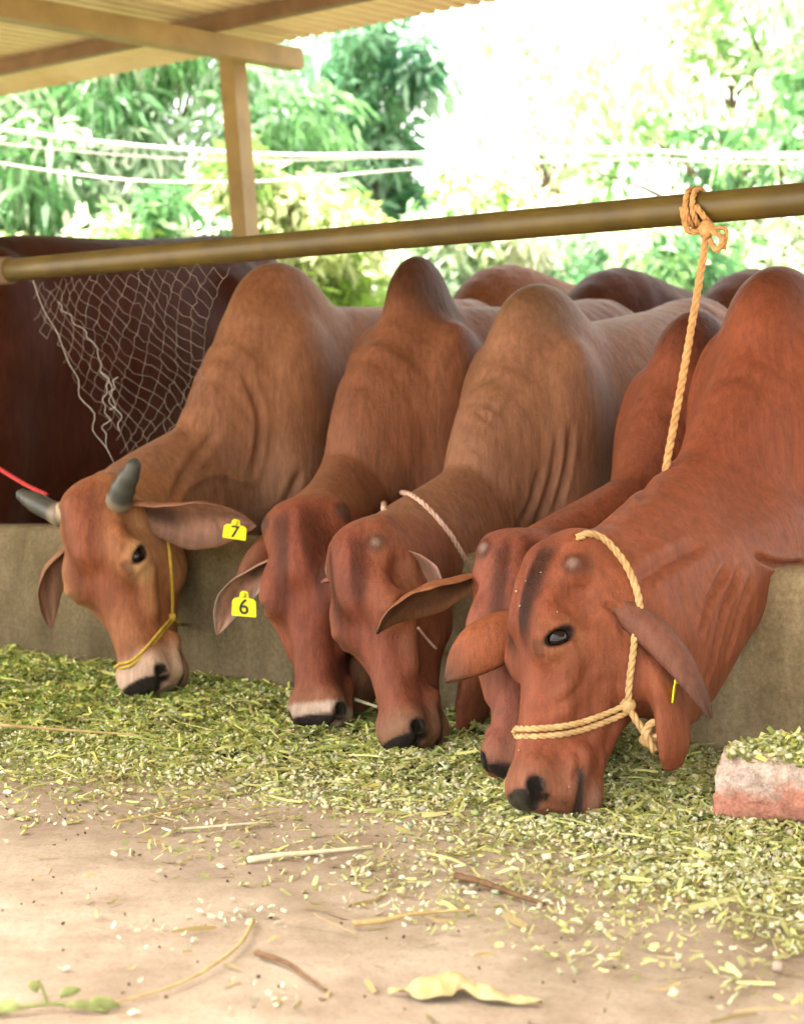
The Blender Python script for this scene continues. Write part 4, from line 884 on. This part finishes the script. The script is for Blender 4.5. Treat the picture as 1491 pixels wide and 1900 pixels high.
for _ in range(26):
    pn = g.normal(0, 1, 3); pn /= np.linalg.norm(pn); pc_ = np.abs(pn).sum()*g.uniform(.70, .86); dd = q@pn-pc_; q = q-pn*np.maximum(dd, 0)[:, None]
q = q+np.sin(q[:, [1, 2, 0]]*37+q[:, [2, 0, 1]]*29)*.012+np.sin(q[:, [2, 0, 1]]*71+q[:, [0, 1, 2]]*53)*.008; vs = BO+BX*q[:, :1]*hx+BY*q[:, 1:2]*hy+Z_*(q[:, 2:]*hz_+hz_+.004)-Z_*0
kk = sstep(-.15, .25, -q[:, 2]+.35*bl-.25*q[:, 1]+.15*q[:, 0])[:, None]; bc = np.array((.66, .53, .46))*(1-kk)+np.array((.58, .27, .20))*kk; bc = bc*(1+.25*bl[:, None]+g.normal(0, .07, (len(q), 1)))
o = mesh('brick', vs, fs, M['brick'], col=np.clip(bc, .02, .9).astype(np.float32)); tag(o, 'weathered pink brick with fodder heaped on its top', 'brick')
# ------------------------------------------------------------------ loose things on the floor
def stalk(name, pts, r, m, label, cat, group=None, z=.006):
    mb = MB(); P = spline([G(px, py)+Z_*(z+dz) for px, py, dz in pts], 6); q = np.linspace(0, 1, len(P)); mb.tube(P, r*(1-.55*q)*(1+.08*np.sin(q*40)), 7)
    o = mb.build(name, m); tag(o, label, cat, group); return o
stalk('twig', [(845, 1637, .004), (900, 1655, .008), (960, 1676, .006), (1010, 1690, .004)], .0062, M['twig'], 'brown woody twig lying at the edge of the fodder', 'twig')
stalk('dry_stalk', [(470, 1718, .002), (445, 1765, .004), (380, 1815, .004), (300, 1850, .003), (180, 1880, .002)], .0032, M['straw'], 'long thin straw stalk curving across the bare floor', 'stalk')
stalk('dry_stalk', [(475, 1780, .003), (530, 1802, .006), (570, 1830, .006), (605, 1850, .003)], .0042, M['twig'], 'short bent brown stalk on the bare floor near the bottom edge', 'stalk')
stalk('dry_stalk', [(0, 1392, .05), (150, 1386, .03), (300, 1388, .02)], .0042, M['straw'], 'straight tan stalk along the front of the fodder at the left edge', 'stalk')
stalk('dry_stalk', [(460, 1606, .003), (520, 1600, .006), (600, 1592, .005), (690, 1580, .003)], .0058, M['stalk_pale'], 'pale flat corn stalk strip lying on the floor', 'stalk')
stalk('dry_stalk', [(335, 1548, .003), (440, 1540, .004), (505, 1534, .003)], .0026, M['stalk_pale'], 'short thin cream straw on the bare floor behind the pale strip', 'stalk')
stalk('dry_stalk', [(215, 1534, .003), (300, 1518, .004), (390, 1495, .003)], .0028, M['straw'], 'thin straw pointing at the fodder left of the middle', 'stalk')
stalk('dry_stalk', [(655, 1726, .003), (710, 1722, .005), (770, 1708, .004), (870, 1700, .003)], .0045, M['straw'], 'olive straw beside the brown twig', 'stalk')
stalk('dry_stalk', [(585, 1368, .085), (640, 1366, .085), (700, 1377, .075)], .007, M['stalk_pale'], 'white stalk hanging from the mouth of the head on cow', 'stalk')
stalk('dry_stalk', [(745, 1372, .085), (765, 1394, .08), (800, 1406, .07)], .0032, M['stalk_pale'], 'thin pale straw in the mouth of the collared cow', 'stalk')
# corn husk: a curled dry leaf
cl = spline([G(720, 1850)+Z_*.006, G(780, 1850)+Z_*.008, G(850, 1846)+Z_*.012, G(920, 1860)+Z_*.006, G(1005, 1866)+Z_*.004], 8); n1 = len(cl); n2 = 9; T = np.gradient(cl, axis=0); T /= np.linalg.norm(T, axis=1)[:, None]; vs = []
for lay_ in (0, 1):
    for i in range(n1):
        q = i/(n1-1); wv = np.interp(q, [0, .14, .2, .36, .5, .56, .7, .85, 1], [.002, .005, .021, .027, .024, .013, .015, .006, .002]); B_d = nrm(np.cross(Z_, T[i]))
        for j in range(n2): u = j/(n2-1)*2-1; an = u*1.25; vs.append(cl[i]+B_d*wv*math.sin(an)*1.1+Z_*(wv*(math.cos(an)-.4)*.8+.0014*math.sin(j*2.4+i*.4)+.002*math.sin(i*.9+u*2)-.0011*lay_))
ids = np.arange(2*n1*n2).reshape(2, n1, n2); fs = []
for i in range(n1-1):
    for j in range(n2-1):
        fs.append((ids[0, i, j], ids[0, i+1, j], ids[0, i+1, j+1], ids[0, i, j+1])); fs.append((ids[1, i, j], ids[1, i, j+1], ids[1, i+1, j+1], ids[1, i+1, j]))
vs = np.array(vs); vs[:, 2] -= vs[:, 2].min()-.002
o = mesh('corn_husk', vs, fs, M['husk']); tag(o, 'curled yellow dry corn husk on the floor at the bottom edge', 'husk')
# seedling at the bottom left
root = empty('seedling', G(95, 1880)); tag(root, 'small green plant lying at the bottom left corner of the floor', 'plant'); mb = MB()
mb.tube(spline([G(-40, 1895)+Z_*.004, G(90, 1880)+Z_*.012, G(200, 1885)+Z_*.006], 6), .0025, 7); mb.tube(spline([G(90, 1880)+Z_*.01, G(80, 1880)+Z_*.03, G(72, 1880)+Z_*.042], 6), .002, 7); kid(mb.build('stem', M['leaf_green']), root)
for k, (px, py, dx, dz, ln, wd_) in enumerate(((110, 1872, .6, .5, .035, .007), (70, 1862, -.4, .9, .026, .007), (120, 1888, .95, .2, .05, .006), (40, 1890, -.9, .15, .05, .009), (160, 1884, .9, .25, .045, .008))):
    c = G(px, py)+Z_*.014; d = nrm([dx, .15, dz]); sd_ = nrm(np.cross(d, [0.2, -1, .4])); nn_ = np.cross(d, sd_); vs = []; 
    for i in range(9):
        q = i/8; w2 = wd_*math.sin(math.pi*min(1, q+.03))**.8
        for j in (-1, 0, 1): vs.append(c+d*ln*q+sd_*w2*j+nn_*(.003*abs(j))-Z_*.02*q*q*ln/.05)
    kid(mesh('leaf', vs, [(3*i+j, 3*i+3+j, 3*i+4+j, 3*i+1+j) for i in range(8) for j in (0, 1)], M['leaf_green']), root)
# ------------------------------------------------------------------ ground beyond the shed, cables, trees
gx = np.linspace(-40, 40, 60); gy = np.linspace(7.5, 60, 50); a, b = np.meshgrid(gx, gy, indexing='ij'); z = .02+.05*np.sin(a*.7)+.04*np.sin(b*.9+a*.3)
ii = np.arange(a.size).reshape(a.shape); q = np.stack([ii[:-1, :-1], ii[1:, :-1], ii[1:, 1:], ii[:-1, 1:]], -1).reshape(-1, 4)
tag(mesh('grass_ground', np.stack([a.ravel(), b.ravel(), z.ravel()], 1), q, M['grass']), kind='structure')
def at(px, py, Y): d = ray(px, py); return C0+d*(Y/d[1])
for k, (pts, r, lab) in enumerate((([(-700, 120), (0, 240), (420, 283), (740, 287), (1100, 276), (1491, 290), (2200, 250)], .0105, 'thick white cable, the uppermost of the cables behind the shed'),
                                   ([(-700, 170), (0, 266), (410, 297), (740, 291), (1150, 282), (1491, 284), (2200, 270)], .005, 'thin white cable just under the thick one behind the shed'),
                                   ([(-700, 170), (70, 314), (430, 338), (790, 312), (1150, 296), (1491, 303), (2200, 300)], .006, 'white cable sagging lowest behind the shed post'))):
    mb = MB(); mb.tube(spline([at(px, py, 9.0) for px, py in pts], 12), r, 8); o = mb.build('cable', M['cable']); tag(o, lab, 'cable', 'white cables strung behind the shed')
def leaves(cen, n, rad, ln, wd_, droop, cols, seed, hang=.0):
    g = np.random.default_rng(seed); k = g.integers(0, len(cen), n); u = g.normal(0, 1, (n, 3)); u /= np.linalg.norm(u, axis=1)[:, None]
    r = np.asarray(rad)[k][:, None]*g.random((n, 1))**.45; pos = np.asarray(cen)[k]+u*r*np.array([1, 1, .8])
    d = u*.8+g.normal(0, .6, (n, 3)); d[:, 2] -= droop; d /= np.linalg.norm(d, axis=1)[:, None]
    sd_ = np.cross(d, g.normal(0, 1, (n, 3))+np.array([0, 0, .6])); sd_ /= np.linalg.norm(sd_, axis=1)[:, None]
    L = ln*g.uniform(.6, 1.3, n)[:, None]; w2 = wd_*g.uniform(.6, 1.3, n)[:, None]; V = np.zeros((n, 4, 3)); sag = np.array([0, 0, -.22])*L
    V[:, 0] = pos; V[:, 1] = pos+d*L*.45+sd_*w2*.5; V[:, 2] = pos+d*L+sag; V[:, 3] = pos+d*L*.45-sd_*w2*.5
    F = np.arange(n)[:, None]*4+np.array([0, 1, 2, 3]); cl_ = np.asarray(cols)[g.integers(0, len(cols), len(cen))][k]*g.uniform(.65, 1.35, (n, 1)); return V.reshape(-1, 3), F, np.repeat(cl_, 4, 0)
def tree(name, label, cat, base, h, crown, nclump, nleaf, ln, wd_, droop, cols, seed, group, trunk_r=.09, clump=.4):
    g = np.random.default_rng(seed); root = empty(name, base); tag(root, label, cat, group); base = np.asarray(base); cx, cz, rx, rz = crown
    cen = []
    while len(cen) < nclump:
        u = g.uniform(-1, 1, 3)
        if np.linalg.norm(u) < 1 and np.linalg.norm(u) > .35: cen.append(base+np.array([cx+u[0]*rx, u[1]*rx*.8, cz+u[2]*rz]))
    cen = np.array(cen); cen[:, 2] = np.maximum(cen[:, 2], .2); rad = clump*g.uniform(.55, 1.25, len(cen))
    mb = MB(); top_ = base+np.array([cx*.7, 0, cz]); P = spline([base-Z_*.05, base+np.array([cx*.2+.05, .03, cz*.4]), top_], 8); mb.tube(P, trunk_r*(1-.6*np.linspace(0, 1, len(P))), 9)
    for c in cen[::max(1, len(cen)//26)]:
        a_ = P[int(len(P)*g.uniform(.35, .95))]; mb.tube(spline([a_, (a_+c)/2+g.normal(0, .12, 3)+Z_*.1, c], 5), trunk_r*np.linspace(.36, .08, 11), 5)
    kid(mb.build('trunk', M['bark']), root)
    V, F, Cc = leaves(cen, nleaf, rad, ln, wd_, droop, cols, seed+1); kid(mesh('crown', V, F, M['foliage'], smooth=False, col=Cc.astype(np.float32)), root)
def bright(c, k): return [tuple(min(.62, q*k) for q in r_) for r_ in c]
GR = [(.05, .12, .045), (.075, .16, .06), (.10, .20, .08), (.035, .085, .035)]; YG = [(.16, .24, .05), (.20, .28, .07), (.12, .2, .05)]; DG = [(.025, .075, .04), (.04, .10, .05), (.055, .12, .06)]; PG = [(.14, .22, .10), (.20, .28, .15), (.10, .17, .07)]
GR = GR+[(.19, .26, .18), (.24, .30, .21), (.26, .29, .22)]; DG = DG+[(.08, .15, .09), (.12, .18, .13)]; YG = YG+[(.30, .33, .17)]*2; PG = PG+[(.24, .28, .18)]  # pale tones mixed in: sun highlights put into the leaf colours
GR, YG, DG, PG = bright(GR, 2.1), bright(YG, 1.7), bright(DG, 2.6), bright(PG, 2.6)  # leaf colours lifted to carry the bleached daylight
def gp(px, Y): p = at(px, 790, Y); return (p[0], p[1], 0)
B_T = 'trees and bushes behind the shed'
tree('bamboo_clump', 'bamboo like tree with long drooping leaves at the left edge behind the shed', 'tree', gp(40, 12.5), 5, (0, 2.6, 1.5, 1.5), 60, 7500, .26, .045, .9, GR, 11, B_T, .07, .42)
tree('bamboo_clump', 'bamboo like tree with long drooping leaves just left of the shed post', 'tree', gp(300, 13), 5, (0, 2.8, 1.4, 1.5), 55, 7000, .26, .045, .9, GR, 13, B_T, .07, .42)
tree('dark_tree', 'dark green tree right of the shed post', 'tree', gp(630, 14.5), 5, (0, 3.2, .75, 1.5), 34, 5200, .20, .06, .5, DG, 15, B_T, .09, .36)
tree('bush', 'bright yellow green bush right behind the shed post', 'bush', gp(540, 11.0), 3, (0, 1.9, .55, .75), 20, 3000, .14, .06, .3, YG, 17, B_T, .05, .26)
tree('bush', 'low green bush showing between the post and the upright dark hump', 'bush', gp(640, 12), 2, (0, 1.55, 1.0, .75), 28, 4200, .16, .05, .5, GR+YG, 19, B_T, .05, .30)
tree('broad_tree', 'faint pale sunlit tree in the white gap right of the dark tree', 'tree', gp(1010, 16), 5, (0, 3.3, 1.3, 2.0), 40, 1500, .18, .075, .4, [(.52, .56, .34), (.42, .5, .26), (.55, .55, .4)], 41, B_T, .05, .4)  # leaves coloured pale to stand for the overexposed glare
tree('bush', 'small leafy bush in the bright gap under the middle of the rail', 'bush', gp(850, 12), 2, (0, 1.75, .45, .75), 16, 1500, .16, .05, .4, YG+GR, 21, B_T, .05, .28)
tree('bush', 'low bush along the left edge under the bamboo', 'bush', gp(120, 10.5), 2, (0, 1.5, .9, .55), 24, 3600, .14, .05, .4, YG+PG, 23, B_T, .05, .26)
tree('bush', 'low bush behind the dark bull and left of the post', 'bush', gp(360, 10.5), 2, (0, 1.6, .7, .6), 22, 3400, .14, .05, .4, PG+GR, 25, B_T, .05, .26)
tree('broad_tree', 'pale leafy tree at the top right of the picture', 'tree', gp(1360, 13), 5, (0, 3.0, 1.5, 1.5), 52, 4200, .17, .07, .4, PG, 27, B_T, .10, .38)
tree('broad_tree', 'pale leafy tree half cut by the right edge', 'tree', gp(1560, 12), 5, (0, 2.6, 1.0, 1.6), 36, 3200, .17, .07, .4, PG+GR, 29, B_T, .09, .38)
tree('bush', 'long low bush right of the hanging rope', 'bush', gp(1400, 11.5), 2, (0, 1.55, 1.2, .65), 36, 4600, .14, .06, .4, GR+PG, 31, B_T, .05, .28)
tree('bush', 'low bush behind the back row left of the hanging rope', 'bush', gp(1090, 12), 2, (0, 1.6, .9, .65), 26, 3200, .14, .06, .4, PG+GR, 33, B_T, .05, .28)
